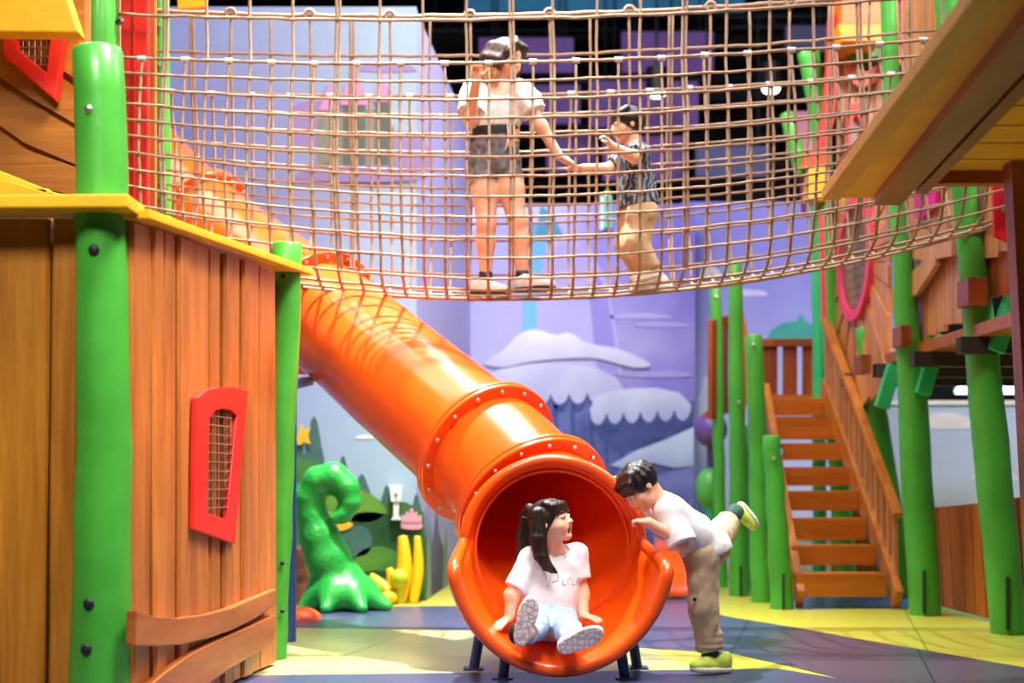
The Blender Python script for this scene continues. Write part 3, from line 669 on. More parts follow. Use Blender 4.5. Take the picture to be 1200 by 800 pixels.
# ease the last tangents towards the mouth axis
TF = []
for i in range(len(path)):
    t, u, w = frame_at(i)
    k = sstep(len(path) - 16, len(path) - 1, i); ax = Vector((0.03, -1, -0.10)).normalized()
    t = (t * (1 - k) + ax * k).normalized(); w = (Vector((0, 0, 1)) - t * t.z).normalized(); u = w.cross(t)
    if u.x < 0: u = -u
    TF.append((t, u.normalized(), w))
def ring(i, r, sh=0.0):
    t, u, w = TF[i]; return [path[i] + t * sh + u * (r * math.cos(2 * math.pi * k / SEG)) + w * (r * math.sin(2 * math.pi * k / SEG)) for k in range(SEG)]
NP = len(path)
def radius(i): return RT + 0.035 * sstep(62, NP - 1, i)
breaks = [0, 12, 28, 53, 66, NP - 1]
for a, b in zip(breaks[:-1], breaks[1:]):
    mb = MB(); rings = [ring(i, radius(i)) for i in range(a, b + 1)] + [ring(i, radius(i) - .014) for i in range(b, a - 1, -1)]
    rings.append(rings[0]); mb.ringset(rings, True, False)
    mb.build('tube_section', ORANGE, sl, smooth=True, angle=math.radians(50))
for i, tilt in ((12, 0), (28, 0), (53, 0), (66, 0)):
    rf = radius(i) + .066; mb = MB(); prof = [(radius(i) - .004, -.032), (rf - .006, -.030), (rf, -.024), (rf, -.006), (rf - .006, -.001), (rf - .006, .001), (rf, .006), (rf, .024), (rf - .006, .030), (radius(i) - .004, .034)]
    rings = [ring(i, r_, s_) for r_, s_ in prof]; mb.ringset(rings, True, False)
    fl = mb.build('flange', ORANGE, sl, smooth=True, angle=math.radians(40))
    t, u, w = TF[i]
    for k in range(16):
        a = 2 * math.pi * (k + .4) / 16; d = u * math.cos(a) + w * math.sin(a)
        bolt(fl, path[i] + d * (rf - .032) + t * .033, t, .0125, BOLTM, 'bolt', .011)
cap_ = ring(0, RT - .004); mb = MB(); mb.prism(cap_, TF[0][0] * -.02); mb.build('light_plug', mat('dark light plug', '#5a2412', .6), sl)  # unseen disc, added to stop light leaking in at the top
# mouth: rolled upper rim and flared lower lip
tm, um, wm = TF[NP - 1]; C0 = path[NP - 1]; r0 = radius(NP - 1)
def lipend(a):
    s_ = math.sin(a); low = sstep(0.10, -0.16, s_)
    fwd = lerp(0.06, 0.50 - 0.05 * max(0, -s_) , low)
    rr_ = lerp(r0 + .040, 0.485, low)
    cen = C0 + tm * fwd + Vector((0.012 * low, 0, 0.035 * low))
    rx = rr_ + .0 * low; rz = rr_ + .04 * low * max(0, -s_)
    return cen + um * (rx * math.cos(a)) + Vector((0, 0, 1)) * (rz * s_), fwd, low
rings = []; NR = 12; N2 = 120
angs = [2 * math.pi * k / N2 for k in range(N2)]
ends = [lipend(a) for a in angs]
start = [C0 + um * ((r0 - .002) * math.cos(a)) + wm * ((r0 - .002) * math.sin(a)) - tm * .03 for a in angs]
def lip_rows(off):
    rows = []
    for j in range(NR + 1):
        s_ = j / NR; row = []
        for k, a in enumerate(angs):
            e, fwd, low = ends[k]; b = start[k]
            ax = b + tm * (fwd + .03)
            p = b.lerp(ax, s_) + (e - ax) * (s_ ** 1.7)
            cen = C0 + tm * fwd * s_; d = (p - cen); d = (d - tm * d.dot(tm)).normalized()
            row.append(p + d * off)
        rows.append(row)
    return rows
inn = lip_rows(0.0); out = lip_rows(.016)
mb = MB(); mb.ringset(inn + out[::-1] + [inn[0]], True, False)
mb.build('mouth_chute', ORANGE, sl, smooth=True, angle=math.radians(60))
mb = MB(); roll = []
for k in range(N2):
    e = ends[k][0]; e0 = ends[(k - 1) % N2][0]; e1 = ends[(k + 1) % N2][0]; tg = (e1 - e0).normalized()
    rad = (e - C0); rad = (rad - tm * rad.dot(tm)); rad = (rad - tg * rad.dot(tg)).normalized(); nn = tg.cross(rad)
    rr_ = .027 + .006 * ends[k][2]
    roll.append([e + rad * .012 + rad * (rr_ * math.cos(q * math.pi / 6)) + nn * (rr_ * math.sin(q * math.pi / 6)) for q in range(12)])
mb.ringset(roll + [roll[0]], True, False); mb.build('rim', ORANGE, sl, smooth=True)
# blue legs under the mouth and the tall support pole
for (x0, y0, x1, y1, Y) in ((563, 752, 555, 786, 7.05), (594, 770, 589, 803, 6.72), (727, 775, 733, 803, 6.72), (741, 760, 747, 782, 7.08)):
    a, b = P(x0, y0, Y), P(x1, y1, Y); b = Vector((b.x, b.y, 0))
    lg = MB().tube([a + Vector((0, 0, .06)), b], .026, 12).build('leg', BLUE, sl, smooth=True, angle=.8)
    MB().box(b + Vector((0, 0, .006)), (.10, .10, .012)).build('foot_plate', BLUE, lg)
sp = MB().tube([P(341, 462, 8.25), (P(340, 752, 8.25).x, 8.25, 0)], .034, 14).build('support_pole', BLUE, sl, smooth=True, angle=.8)
sc_ = P(343, 452, 8.3); MB().beam(sc_ + Vector((-.03, 0, 0)), P(362, 446, 8.8), .06, .05).build('clamp', BLUE, sl)
# ------------------------------------------------------------------ rope net bridge
YN, YFAR, YM = 8.2, 8.9, 8.55
XL, XR = -2.26, 2.86
def zfloor(x): return 2.035 + .0500 * (x + .05) ** 2
def zclip(x): return 3.335 + .0145 * (x + .7) ** 2
net = thing('net_bridge', 'beige rope net bridge hung between the two towers above the slide', 'net bridge', (0.2, YM, 2.0))
rn = random.Random(3)
NV = 42; xs = [lerp(XL, XR, i / (NV - 1)) for i in range(NV)]; NROW = 11
def jit(s_=.006): return rn.uniform(-s_, s_) * .7
def side(Y, bow, seed):
    """grid of rope crossings of one side: rows 0 (clip row) .. NROW (floor edge)"""
    g = []
    for i, x in enumerate(xs):
        zc, zb = zclip(x), zfloor(x) + .07; colm = []
        for r_ in range(NROW + 1):
            t = r_ / NROW; y = Y + bow * math.sin(t * math.pi) * .10 + (YM - Y) * .14 * t ** 4
            colm.append(Vector((x + jit(.005) + .006 * math.sin(t * 3 + i * .4), y + jit(.006), lerp(zc, zb, t) + jit(.004))))
        g.append(colm)
    return g
def upper(Y):
    return [[Vector((x + jit(.008), Y + jit(.005), zclip(x) + .25 * k + jit(.006))) for k in (1, 2)] for x in xs]
def sm(pts):
    out = []
    for i in range(len(pts) - 1): out += [pts[i], pts[i].lerp(pts[i + 1], .5) + Vector((jit(.003), jit(.003), jit(.003)))]
    return out + [pts[-1]]
for nm, Y, bow in (('near_side_net', YN, -1), ('far_side_net', YFAR, 1)):
    g = side(Y, bow, 1); u = upper(Y); mb = MB(); kn = MB()
    for i in range(NV):
        ends = g[i][0:1] if i % 2 == 0 else []
        col = ([u[i][1], u[i][0]] if i % 2 == 0 else []) + g[i]
        mb.tube(sm(col), .0092, 6)
        if i % 8 == 2: mb.tube([p + Vector((.020, -.004, 0)) for p in sm(col)], .0085, 6)
        for p in g[i]: mb.ball(p, (.0135, .0145, .0115), 6, 4)
    for r_ in range(1, NROW + 1): mb.tube(sm([g[i][r_] + Vector((0, -.012, 0)) for i in range(NV)]), .0078, 6)
    mb.tube(sm([u[i][0] + Vector((0, -.012, 0)) for i in range(NV)]), .0095, 6)
    part = mb.build(nm, ROPE, net, smooth=True)
    MB().tube(sm([g[i][0] + Vector((0, -.012, 0)) for i in range(NV)]), .0095, 8).build('hand_rope', ROPE, net, smooth=True)
    MB().tube(sm([u[i][1] + Vector((0, -.012, 0)) for i in range(NV)]), .014, 8).build('top_rope', ROPE, net, smooth=True)
    for i in range(0, NV):
        if i % 2 == 1:
            p = g[i][0] + Vector((0, -.012, 0)); MB().tube([p + Vector((-.022, 0, 0)), p + Vector((.022, 0, .0))], .0155, 10).build('ferrule', CLIP, net, smooth=True, angle=.8)
        elif i % 4 == 0:
            p = u[i][1]; lp = [p + Vector((.03 * math.cos(a), -.02, .03 * math.sin(a))) for a in [q * math.pi / 6 for q in range(13)]]
            MB().tube(lp, .011, 6, False).build('rope_loop', ROPE, net, smooth=True)
    if Y == YN: gN = g
    else: gF = g
mb = MB(); NF = 6
fl = []
for i in range(NV):
    a, b = gN[i][NROW], gF[i][NROW]; row = []
    for k in range(NF + 1):
        t = k / NF; p = a.lerp(b, t); p.z = zfloor(xs[i]) + .07 - .07 * math.sin(math.pi * t) ** .7 + jit(.004); row.append(p)
    fl.append(row); mb.tube(row, .0092, 6)
    for p in row: mb.ball(p, (.0135, .0145, .0115), 6, 4)
for k in range(1, NF): mb.tube(sm([fl[i][k] + Vector((0, 0, -.010)) for i in range(NV)]), .0088, 6)
mb.build('floor_net', ROPE, net, smooth=True)
# end ropes lashed to the tower posts
mb = MB()
for r_ in range(0, NROW + 1, 2):
    for g, Y in ((gN, YN), (gF, YFAR)):
        mb.tube([g[0][r_], Vector((g[0][r_].x - (.06 if Y == YN else .03), Y + .06, g[0][r_].z))], .008, 6)
        mb.tube([g[-1][r_], Vector((g[-1][r_].x + .10, Y + .05, g[-1][r_].z + .01))], .008, 6)
mb.build('lashing_rope', ROPE, net, smooth=True)
for r_ in range(0, NROW + 1, 2):
    p = gN[-1][r_]; MB().box(p + Vector((.06, .02, .0)), (.05, .02, .02)).build('shackle', STEEL, net, bevel=.004)
# ------------------------------------------------------------------ wooden stairs on the right
st = thing('play_stairs', 'wide orange-brown wooden stairs with slatted handrail and short green posts', 'stairs', (2.3, 11.2, 0))
tr = [(672, 699, 932, 1037), (639, 662, 927, 1025), (607, 632, 924, 1014), (575, 598, 921, 1005), (547, 569, 919, 996), (519, 539, 917, 988), (488, 515, 900, 978), (466, 487, 898, 968)]
for k, (y0, y1, x0, x1) in enumerate(tr):
    Y = 10.35 + .27 * k; a, b = P(x0, y1, Y), P(x1, y0, Y)
    mb = MB(); mb.box(((a.x + b.x) / 2, Y, (a.z + b.z) / 2), (b.x - a.x, .045, b.z - a.z)); mb.box(((a.x + b.x) / 2, Y + .12, b.z - .02), (b.x - a.x, .22, .04))
    mb.build('tread', WOR, st, bevel=.006)
def SY(y): return 10.30 + (716 - y) / (716 - 440) * 2.15
WYO = wood('orange board along stairs', '#d07d24', '#a05812', 'Z', isl=.08)
for sx, pts in (('L', [(938, 718), (934, 716), (896, 470), (896, 440), (902, 455), (925, 610)]), ('R', [(1053, 717), (1036, 716), (965, 470), (963, 444), (970, 444), (1056, 700)])):
    mb = MB(); s0, s1 = ((P(897, 458, 12.3), P(938, 715, 10.32)) if sx == 'L' else (P(966, 452, 12.25), P(1052, 708, 10.28))); s1.z = max(s1.z, .07); mb.beam(s0, s1, .055, .17); mb.build('stringer', WYO, st, bevel=.006)
# slatted handrail on the right side: two rails and upright slats
ra, rb = P(966, 372, 12.2), P(1052, 604, 10.35)
MB().beam(ra, rb, .07, .055).build('handrail', WYO, st, bevel=.008)
la, lb = P(973, 470, 12.3), P(1057, 712, 10.35)
for k in range(14):
    t = (k + .5) / 14; p, q = ra.lerp(rb, t), la.lerp(lb, t); q = Vector((p.x + .01, p.y, max(q.z, .02)))
    MB().hexa([Vector((q.x - .016, q.y - .030, q.z)), Vector((q.x + .016, q.y - .030, q.z)), Vector((q.x + .016, q.y + .030, q.z)), Vector((q.x - .016, q.y + .030, q.z)),
               Vector((p.x - .016, p.y - .030, p.z)), Vector((p.x + .016, p.y - .030, p.z)), Vector((p.x + .016, p.y + .030, p.z + .0)), Vector((p.x - .016, p.y + .030, p.z + .0))]).build('baluster', WP, st, bevel=.004)
# top landing: back rail of broad slats
YB = 12.9
for x0, x1 in ((893, 911), (917, 934), (940, 957), (963, 971)):
    a, b = P(x0, 466, YB), P(x1, 398, YB); MB().box(((a.x + b.x) / 2, YB, (a.z + b.z) / 2), (b.x - a.x, .03, b.z - a.z)).build('landing_slat', WR, st, bevel=.005)
a, b = P(890, 407, YB - .03), P(972, 396, YB - .03); MB().box(((a.x + b.x) / 2, YB - .03, (a.z + b.z) / 2), (b.x - a.x, .05, .07)).build('landing_rail', WR, st, bevel=.006)
a, b = P(870, 470, 12.7), P(980, 470, 12.7); MB().box(((a.x + b.x) / 2, 12.85, a.z + .02), (b.x - a.x, .6, .06)).build('landing_deck', WOR, st, bevel=.006)
# side panel of the landing, seen edge-on, left
WLd = Wall(((828 - 600) / FPX * 12.2, 12.2), ((858 - 600) / FPX * 12.9, 12.9))
pn = MB().prism([WLd.pt(829, 376), WLd.pt(852, 369), WLd.pt(858, 480), WLd.pt(829, 492)], WLd.n * .04).build('side_panel', WR, st, bevel=.006)
MB().beam(WLd.pt(832, 486, -.02), WLd.pt(864, 474, -.02), .10, .06).build('panel_sill', WOR, st, bevel=.006)
MB().beam(P(852, 374, 12.6), P(858, 376, 12.6), .05, .08).build('panel_bracket', WR, st)
MB().prism([P(866, 366, 12.55), P(872, 366, 12.55), P(878, 400, 12.55), P(872, 520, 12.55), P(868, 520, 12.55)], (0, .05, 0)).build('edge_board', WO, st, bevel=.004)
for (x0, y0, x1, y1, Y, r0_, r1_, s_) in ((845, 696, 838, 340, 12.4, .055, .050, 11), (866, 705, 861, 308, 11.5, .080, .055, 12), (893, 713, 883, 394, 10.9, .085, .065, 13), (916, 718, 904, 512, 10.35, .085, .065, 14), (877, 700, 872, 500, 11.9, .05, .05, 15)):
    g0 = P(x0, y0, Y); g0.z = 0; post('post', [g0, P((x0 + x1) / 2 + 1, (y0 + y1) / 2, Y), P(x1, y1, Y)], [r0_, (r0_ + r1_) / 2, r1_], GREEN if s_ != 15 else GREEN2, st, seed=s_)
for x, y, Y in ((883, 404, 10.83), (907, 537, 10.28), (866, 471, 11.43), (839, 348, 12.34)): bolt(st, P(x, y, Y), (0, -1, 0), .014, BOLTM)

# ------------------------------------------------------------------ right walkway tower: posts, planked balcony, round window
rt = thing('walkway_tower', 'raised wooden walkway tower with leaning green posts and a pink ringed round window', 'play tower', (3.1, 9.8, 0))
post('post', [Vector((P(1182, 742, 8.7).x, 8.7, 0)), P(1157, 480, 8.7), P(1132, 240, 8.75), P(1104, -60, 8.8)], [.105, .108, .075, .07], GREEN, rt, seed=21)
post('post', [Vector((P(1084, 720, 9.9).x, 9.9, 0)), P(1070, 480, 9.9), P(1054, 255, 9.95), P(1038, -60, 10.0)], [.112, .105, .062, .055], GREEN, rt, seed=22)
post('post', [Vector((P(1062, 701, 11.3).x, 11.3, 0)), P(1030, 510, 11.3), P(1011, 385, 11.3)], [.09, .09, .06], GREEN, rt, seed=23)
post('post', [Vector((P(992, 690, 12.2).x, 12.2, 0)), P(975, 400, 12.2), P(962, 225, 12.2)], [.09, .085, .075], GREEN, rt, seed=24)
WB = Wall((2.80, 11.9), (2.90, 8.0)); 
if WB.n.x > 0: WB.n = -WB.n
mb = MB()
def low_wall(x0, x1, yb0, yb1, yt0, yt1, n, seed, off=0.0):
    rr = random.Random(seed)
    for k in range(n):
        xa, xb = lerp(x0, x1, k / n), lerp(x0, x1, (k + 1) / n) - .6
        ba, bb = lerp(yb0, yb1, k / n) + rr.uniform(-3, 3), lerp(yb0, yb1, (k + 1) / n) + rr.uniform(-3, 3); bb = ba - 1
        ta, tb = lerp(yt0, yt1, k / n), lerp(yt0, yt1, (k + 1) / n)
        mb.prism([WB.pt(xa, ba, off), WB.pt(xb, bb, off), WB.pt(xb, tb, off), WB.pt(xa, ta, off)], WB.n * -.03)
low_wall(1066, 1127, 404, 372, 305, 292, 6, 1)
mb.build('balcony_planks', WP, rt, bevel=.004)
mb = MB(); low_wall(1136, 1215, 312, 270, 215, 200, 7, 2, .0); mb.build('balcony_planks', WP, rt, bevel=.004)
mb = MB(); low_wall(1143, 1230, 350, 330, 290, 270, 7, 5, -.03); mb.build('balcony_planks', WR, rt, bevel=.004)
mb = MB(); low_wall(1120, 1140, 378, 364, 215, 210, 2, 6, -.03); mb.build('balcony_planks', WP, rt, bevel=.004)
MB().prism([WB.pt(1054, 270, .03), WB.pt(1122, 268, .03), WB.pt(1122, 300, .03), WB.pt(1090, 306, .03), WB.pt(1056, 300, .03)], WB.n * .04).build('gable_board', WP, rt, bevel=.005)
MB().prism([WB.pt(1059, 334, .04), WB.pt(1088, 306, .04), WB.pt(1103, 302, .04), WB.pt(1103, 310, .04), WB.pt(1080, 345, .04), WB.pt(1060, 358, .04)], WB.n * .04).build('brace_board', WP, rt, bevel=.005)
for x0, x1, y0, y1, Y in ((1055, 1068, 381, 405, 9.72), (1009, 1021, 415, 437, 10.55), (1134, 1157, 325, 357, 8.5)):
    a, b = P(x0, y1, Y), P(x1, y0, Y); MB().box(((a.x + b.x) / 2 + .0, Y + .1, (a.z + b.z) / 2), (b.x - a.x, .22, b.z - a.z)).build('beam_end', WR, rt, bevel=.006)
for x0, y0, x1, y1, Y in ((1081, 462, 1101, 392, 9.75), (1166, 412, 1188, 345, 8.55), (1033, 478, 1048, 428, 10.4)):
    a, b = P(x0, y0, Y), P(x1, y1, Y); MB().beam(a, b, .10, .09, (0, 1, 0)).build('brace', GREEN2, rt, bevel=.01)
# pale panels and planks above the balcony
MB().prism([WB.pt(1076, 218, -.05), WB.pt(1101, 215, -.05), WB.pt(1101, 240, -.05), WB.pt(1086, 256, -.05), WB.pt(1076, 256, -.05)], WB.n * .03).build('magenta_board', MAG, rt, bevel=.004)
MB().prism([P(1163, 205, 8.3), P(1196, 205, 8.3), P(1196, 290, 8.3), P(1166, 276, 8.3)], (0, .04, 0)).build('crimson_board', mat('crimson painted board', '#d81534', .4, var=.08), rt, bevel=.004)
mb = MB()
for k in range(6):
    xa = 1060 + k * 13; mb.prism([WB.pt(xa, 305, -.06), WB.pt(xa + 12, 303, -.06), WB.pt(xa + 10, -30, -.06), WB.pt(xa - 3, -30, -.06)], WB.n * -.03)
mb.build('upper_planks', WP, rt, bevel=.004)
# deck under the balcony
MB().box((3.55, 9.9, 1.84), (1.5, 4.2, .08)).build('deck', WX, rt, bevel=.006)
for y in (8.6, 9.6, 10.6, 11.6): MB().box((3.5, y, 1.75), (1.6, .10, .10)).build('deck_joist', mat('dark joist', '#2e2220', .6), rt)
# round window with radiating planks
tc_ = WB.t(1010); zc_ = HC + (PYH - 303) / FPX * WB.at(tc_, 0).y
RW, RWI = .50, .42
mb = MB(); nr = 34
lo_t, hi_t = WB.t(958) , WB.t(1047); lo_z, hi_z = 1.42, 3.35
for k in range(nr):
    a0, a1 = 2 * math.pi * k / nr, 2 * math.pi * (k + .9) / nr
    def edge(a):
        c, s_ = math.cos(a), math.sin(a); L = 9
        if c > 1e-5: L = min(L, (hi_t - tc_) / c)
        if c < -1e-5: L = min(L, (lo_t - tc_) / c)
        if s_ > 1e-5: L = min(L, (hi_z - zc_) / s_)
        if s_ < -1e-5: L = min(L, (lo_z + .25 * (hi_t - tc_ - 0) * 0 - zc_) / s_)
        return max(L, RW + .02)
    l0, l1 = edge(a0), edge(a1); l = min(l0, l1) * .5 + max(l0, l1) * .5
    q = [WB.at(tc_ + math.cos(a) * r_, zc_ + math.sin(a) * r_, .0 if k % 2 else .012) for a, r_ in ((a0, RW - .03), (a1, RW - .03), (a1, l1), (a0, l0))]
    for p in q:
        zl = lerp(1.36, 1.86, min(1, max(0, (11.7 - p.y) / 1.7))); p.z = max(p.z, zl + .02 * (k % 3))
    mb.prism(q, WB.n * .03)
mb.build('radiating_planks', wood('honey planks around window', '#cf8746', '#a8622c', 'Z', isl=.2), rt, bevel=.003)
ns = 48; ra_ = [2 * math.pi * k / ns for k in range(ns)]
ro = [WB.at(tc_ + RW * math.cos(a), zc_ + RW * math.sin(a), .03) for a in ra_]; ri = [WB.at(tc_ + RWI * math.cos(a), zc_ + RWI * math.sin(a), .03) for a in ra_]
rw = MB().frame(ro, ri, WB.n * .05).build('round_window', PINK, rt, smooth=True, angle=.6)
mb = MB()
for k in range(-5, 6):
    d = k * .075; h = math.sqrt(max(0, RWI ** 2 - d * d)); mb.tube([WB.at(tc_ + d, zc_ - h, .05), WB.at(tc_ + d, zc_ + h, .05)], .006, 6); mb.tube([WB.at(tc_ - h, zc_ + d, .05), WB.at(tc_ + h, zc_ + d, .05)], .006, 6)
mb.build('wire_mesh', STEEL, rw)
MB().prism([WB.at(tc_ + (RWI + .02) * math.cos(a), zc_ + (RWI + .02) * math.sin(a), -.05) for a in ra_], WB.n * -.02).build('window_backing', mat('grey tan backing', '#9d8a80', .6), rt)
MB().beam(P(962, 250, 11.8), P(966, 372, 11.8), .03, .05, (0, 1, 0)).build('pink_trim', PINK, rt)

# ------------------------------------------------------------------ tall facade tower further back (yellow boxes, red slabs)
fc = thing('facade_tower', 'tall back tower with amber boxes, leaning red boards and an arched red window', 'play tower', (2.7, 12.6, 0))
YF = 12.4
def slab(name, pix, Y, d, m, bev=.006): return MB().prism([P(x, y, Y) for x, y in pix], (0, d, 0)).build(name, m, fc, bevel=bev)
slab('balcony_box', [(986, -40), (1034, -40), (1034, 28), (986, 28)], YF - .5, .5, ORP); slab('balcony_sill', [(982, 28), (1036, 28), (1034, 48), (986, 48)], YF - .55, .5, mat('amber painted wood', '#f59a12', .4))
slab('leaning_board', [(972, 20), (980, 16), (984, 30), (982, 90), (978, 140), (968, 182), (953, 182), (964, 140), (969, 80)], YF - .35, .1, RED)
slab('leaning_board', [(1052, -40), (1075, -40), (1066, 20), (1058, 75), (1040, 75), (1046, 40)], YF - .4, .1, RED)
slab('green_block', [(998, 54), (1036, 52), (1036, 66), (998, 68)], YF - .2, .2, mat('green block paint', '#38a020', .4))
slab('pink_arch', [(988, 60), (1000, 58), (1002, 76), (1015, 84), (1030, 74), (1034, 92), (1010, 104), (992, 92)], YF - .1, .06, mat('salmon board', '#ee7a58', .5))
mb = MB()
for k in range(5):
    xa = 982 + k * 11; mb.prism([P(xa - 2, 240, YF), P(xa + 8, 240, YF), P(xa + 10, 50, YF), P(xa, 50, YF)], (0, .04, 0))
mb.build('plank_wall', WP, fc, bevel=.004)
slab('lower_wall', [(975, 700), (1040, 700), (1040, 240), (975, 240)], YF + .3, .05, WP)
ao = [(988, 200), (989, 160), (991, 135), (998, 122), (1005, 122), (1012, 135), (1013, 160), (1014, 200)]; ai = [(995, 196), (995.5, 162), (997, 146), (1000, 137), (1003, 137), (1007, 146), (1008, 162), (1008, 196)]
aw = MB().frame([P(x, y, YF - .03) for x, y in ao], [P(x, y, YF - .03) for x, y in ai], (0, -.05, 0)).build('arched_window', mat('coral red frame', '#e9403c', .4), fc, bevel=.005)
MB().prism([P(x, y, YF - .01) for x, y in ai], (0, -.012, 0)).build('window_backing', mat('grey window mesh', '#a09890', .6), aw)
slab('orange_block', [(944, 178), (975, 178), (972, 196), (940, 196)], YF - .4, .3, mat('vermilion block', '#f04818', .4)); slab('yellow_block', [(947, 196), (972, 196), (972, 234), (947, 234)], YF - .4, .3, mat('amber block', '#f5ab10', .4))
slab('purple_edge', [(938, 205), (945, 205), (945, 250), (940, 250)], YF - .2, .05, mat('plum board', '#7d2f6e', .5))
post('post', [P(966, 198, YF - .1), P(957, 120, YF - .1), P(944, 62, YF - .1)], [.075, .08, .075], GREEN, fc, seed=31)
post('post', [P(940, 205, YF - .25), P(931, 170, YF - .25), P(921, 134, YF - .25)], [.06, .065, .055], GREEN, fc, seed=32)
post('post', [(P(960, 690, YF + .1).x, YF + .1, 0), P(960, 400, YF + .1), P(958, 228, YF + .1)], [.06, .06], GREEN2, fc, seed=33)
slab('pink_panel', [(926, 130), (952, 130), (956, 180), (934, 190)], YF + .3, .05, mat('dusty pink panel', '#b8788e', .6))
MB().prism([P(940, 60, YF), P(960, 58, YF), P(972, 190, YF), P(962, 192, YF)], (0, .03, 0)).build('green_board', GREEN, fc)

# ------------------------------------------------------------------ near right canopy
cp = thing('canopy_hut', 'yellow board canopy on a dark brown post in the upper right corner', 'canopy', (2.4, 6.2, 0))
def ez(X): return 2.328 + .10 * (X - 1.55)
e0 = P(970, 232, 7.0); e1 = Vector((1.36, 4.0, e0.z + .005)); e2 = Vector((1.25, 2.6, e0.z + .01))
def rail(x_in, dz, w, h, name, m, x_out=None):
    pass
# eave fascia (yellow board with pale face), soffit strip, brown rafter, dark strip standing in for shadow, ceiling boards
def strip(p0, p1, dx0, dx1, z0, z1, name, m, bev=.005, f1=1.0):
    c = []
    for zz in (z0, z1):
        for p, s_ in ((p0, dx0), (p0, dx1), (p1, dx1 * f1), (p1, dx0 * f1)): c.append(Vector((p.x + s_, p.y, p.z + zz)))
    return MB().hexa(c).build(name, m, cp, bevel=bev)
strip(e0, e2, 0, .26, .0, .035, 'eave_board', YELG, f1=.55); strip(e0, e2, -.03, 0.06, -.010, .045, 'eave_fascia', wood('pale yellow edge board', '#d8a33c', '#b9832a', 'Y', isl=.02))
r0_ = Vector((e0.x + .21, 6.93, e0.z)); r2_ = Vector((e2.x + .10, 2.6, e0.z))
strip(r0_, r2_, 0, .13, -.05, .06, 'rafter', wood('umber rafter', '#9a5a24', '#6e3a12', 'Y')); strip(Vector((e0.x + .40, 6.9, e0.z)), Vector((e2.x + .30, 2.6, e0.z)), 0, .06, -.0, .16, 'rafter', WD)  # the second, dark one is shadow built as a board
MB().hexa([Vector((1.45, 2.6, e0.z + .14)), Vector((3.1, 2.6, ez(3.1) + .14)), Vector((3.1, 7.0, ez(3.1) + .14)), Vector((1.6, 7.0, e0.z + .14)), Vector((1.45, 2.6, e0.z + .18)), Vector((3.1, 2.6, ez(3.1) + .18)), Vector((3.1, 7.0, ez(3.1) + .18)), Vector((1.6, 7.0, e0.z + .18))]).build('gap_light_cover', WD, cp)  # unseen cover, added to keep light out of the ceiling board gaps
mb = MB()
for k in range(14):
    y0 = 6.98 - k * .32; mb.box((2.45, y0 - .155, ez(2.25) + .06), (1.2, .298, .03))
mb.build('ceiling_boards', YELG, cp, bevel=.004)
MB().box((2.08, 6.95, P(1100, 203, 6.95).z), (.92, .08, .115)).build('end_beam', WX, cp, bevel=.006)
MB().prism([P(1166, 190, 6.8), P(1180, 100, 6.8), P(1182, 190, 6.8)], (0, .06, 0)).build('corner_brace', WX, cp)
a, b = Vector((P(1232, 700, 6.75).x, 6.75, 0)), P(1192, 20, 6.75)
MB().beam(a, b, .17, .12, (0, 1, 0)).build('post', WD, cp, bevel=.008)
MB().beam(Vector((e0.x + .1, 6.98, e0.z + .06)), Vector((3.1, 6.98, e0.z + .22)), .05, .1).build('end_rafter', WX, cp)
post('post', [Vector((3.0, 3.2, 0)), Vector((3.0, 3.2, 2.6))], [.06, .06], WD, cp, seed=42)

# ------------------------------------------------------------------ low fences at the right
YFN = 10.2
fn = thing('plank_fence', 'low leaning orange-brown plank fence between the two thick green posts', 'fence', P(1125, 715, YFN), None)
mb = MB(); WFn = Wall((P(1092, 705, 10.6).x, 10.6), (P(1158, 725, 9.5).x, 9.5))
if WFn.n.x > 0: WFn.n = -WFn.n
for k in range(5):
    xa, xb = 1092 + k * 12.6, 1092 + (k + 1) * 12.6 - 1.4; yb = lerp(716, 726, k / 5); yt = lerp(594, 588, k / 5)
    q = [WFn.pt(xa + 8, yb), WFn.pt(xb + 8, yb + 2), WFn.pt(xb, yt), WFn.pt(xa, yt + 1)]; 
    for p in q[:2]: p.z = .02
    mb.prism(q, WFn.n * .035)
mb.build('planks', wood('fence orange upright', '#bf6a1e', '#93490f', 'Z', isl=.14), fn, bevel=.004)
MB().beam(WFn.pt(1094, 630, -.04), WFn.pt(1158, 628, -.04), .05, .07).build('rail', WR, fn)
fn2 = thing('plank_fence', 'low plank fence at the frame edge right of the thickest green post', 'fence', P(1200, 740, 8.9))
mb = MB()
for k in range(3):
    xa = 1184 + k * 17; q = [P(xa + 5, 740, 9.1), P(xa + 21, 741, 9.1), P(xa + 16, 582, 9.1), P(xa, 584, 9.1)]
    for p in q[:2]: p.z = .02
    mb.prism(q, (0, .035, 0))
mb.build('planks', MATS['fence orange upright'], fn2, bevel=.004)
MB().beam(P(1186, 640, 9.16), P(1230, 640, 9.16), .05, .07, (0, 0, 1)).build('rail', WR, fn2)

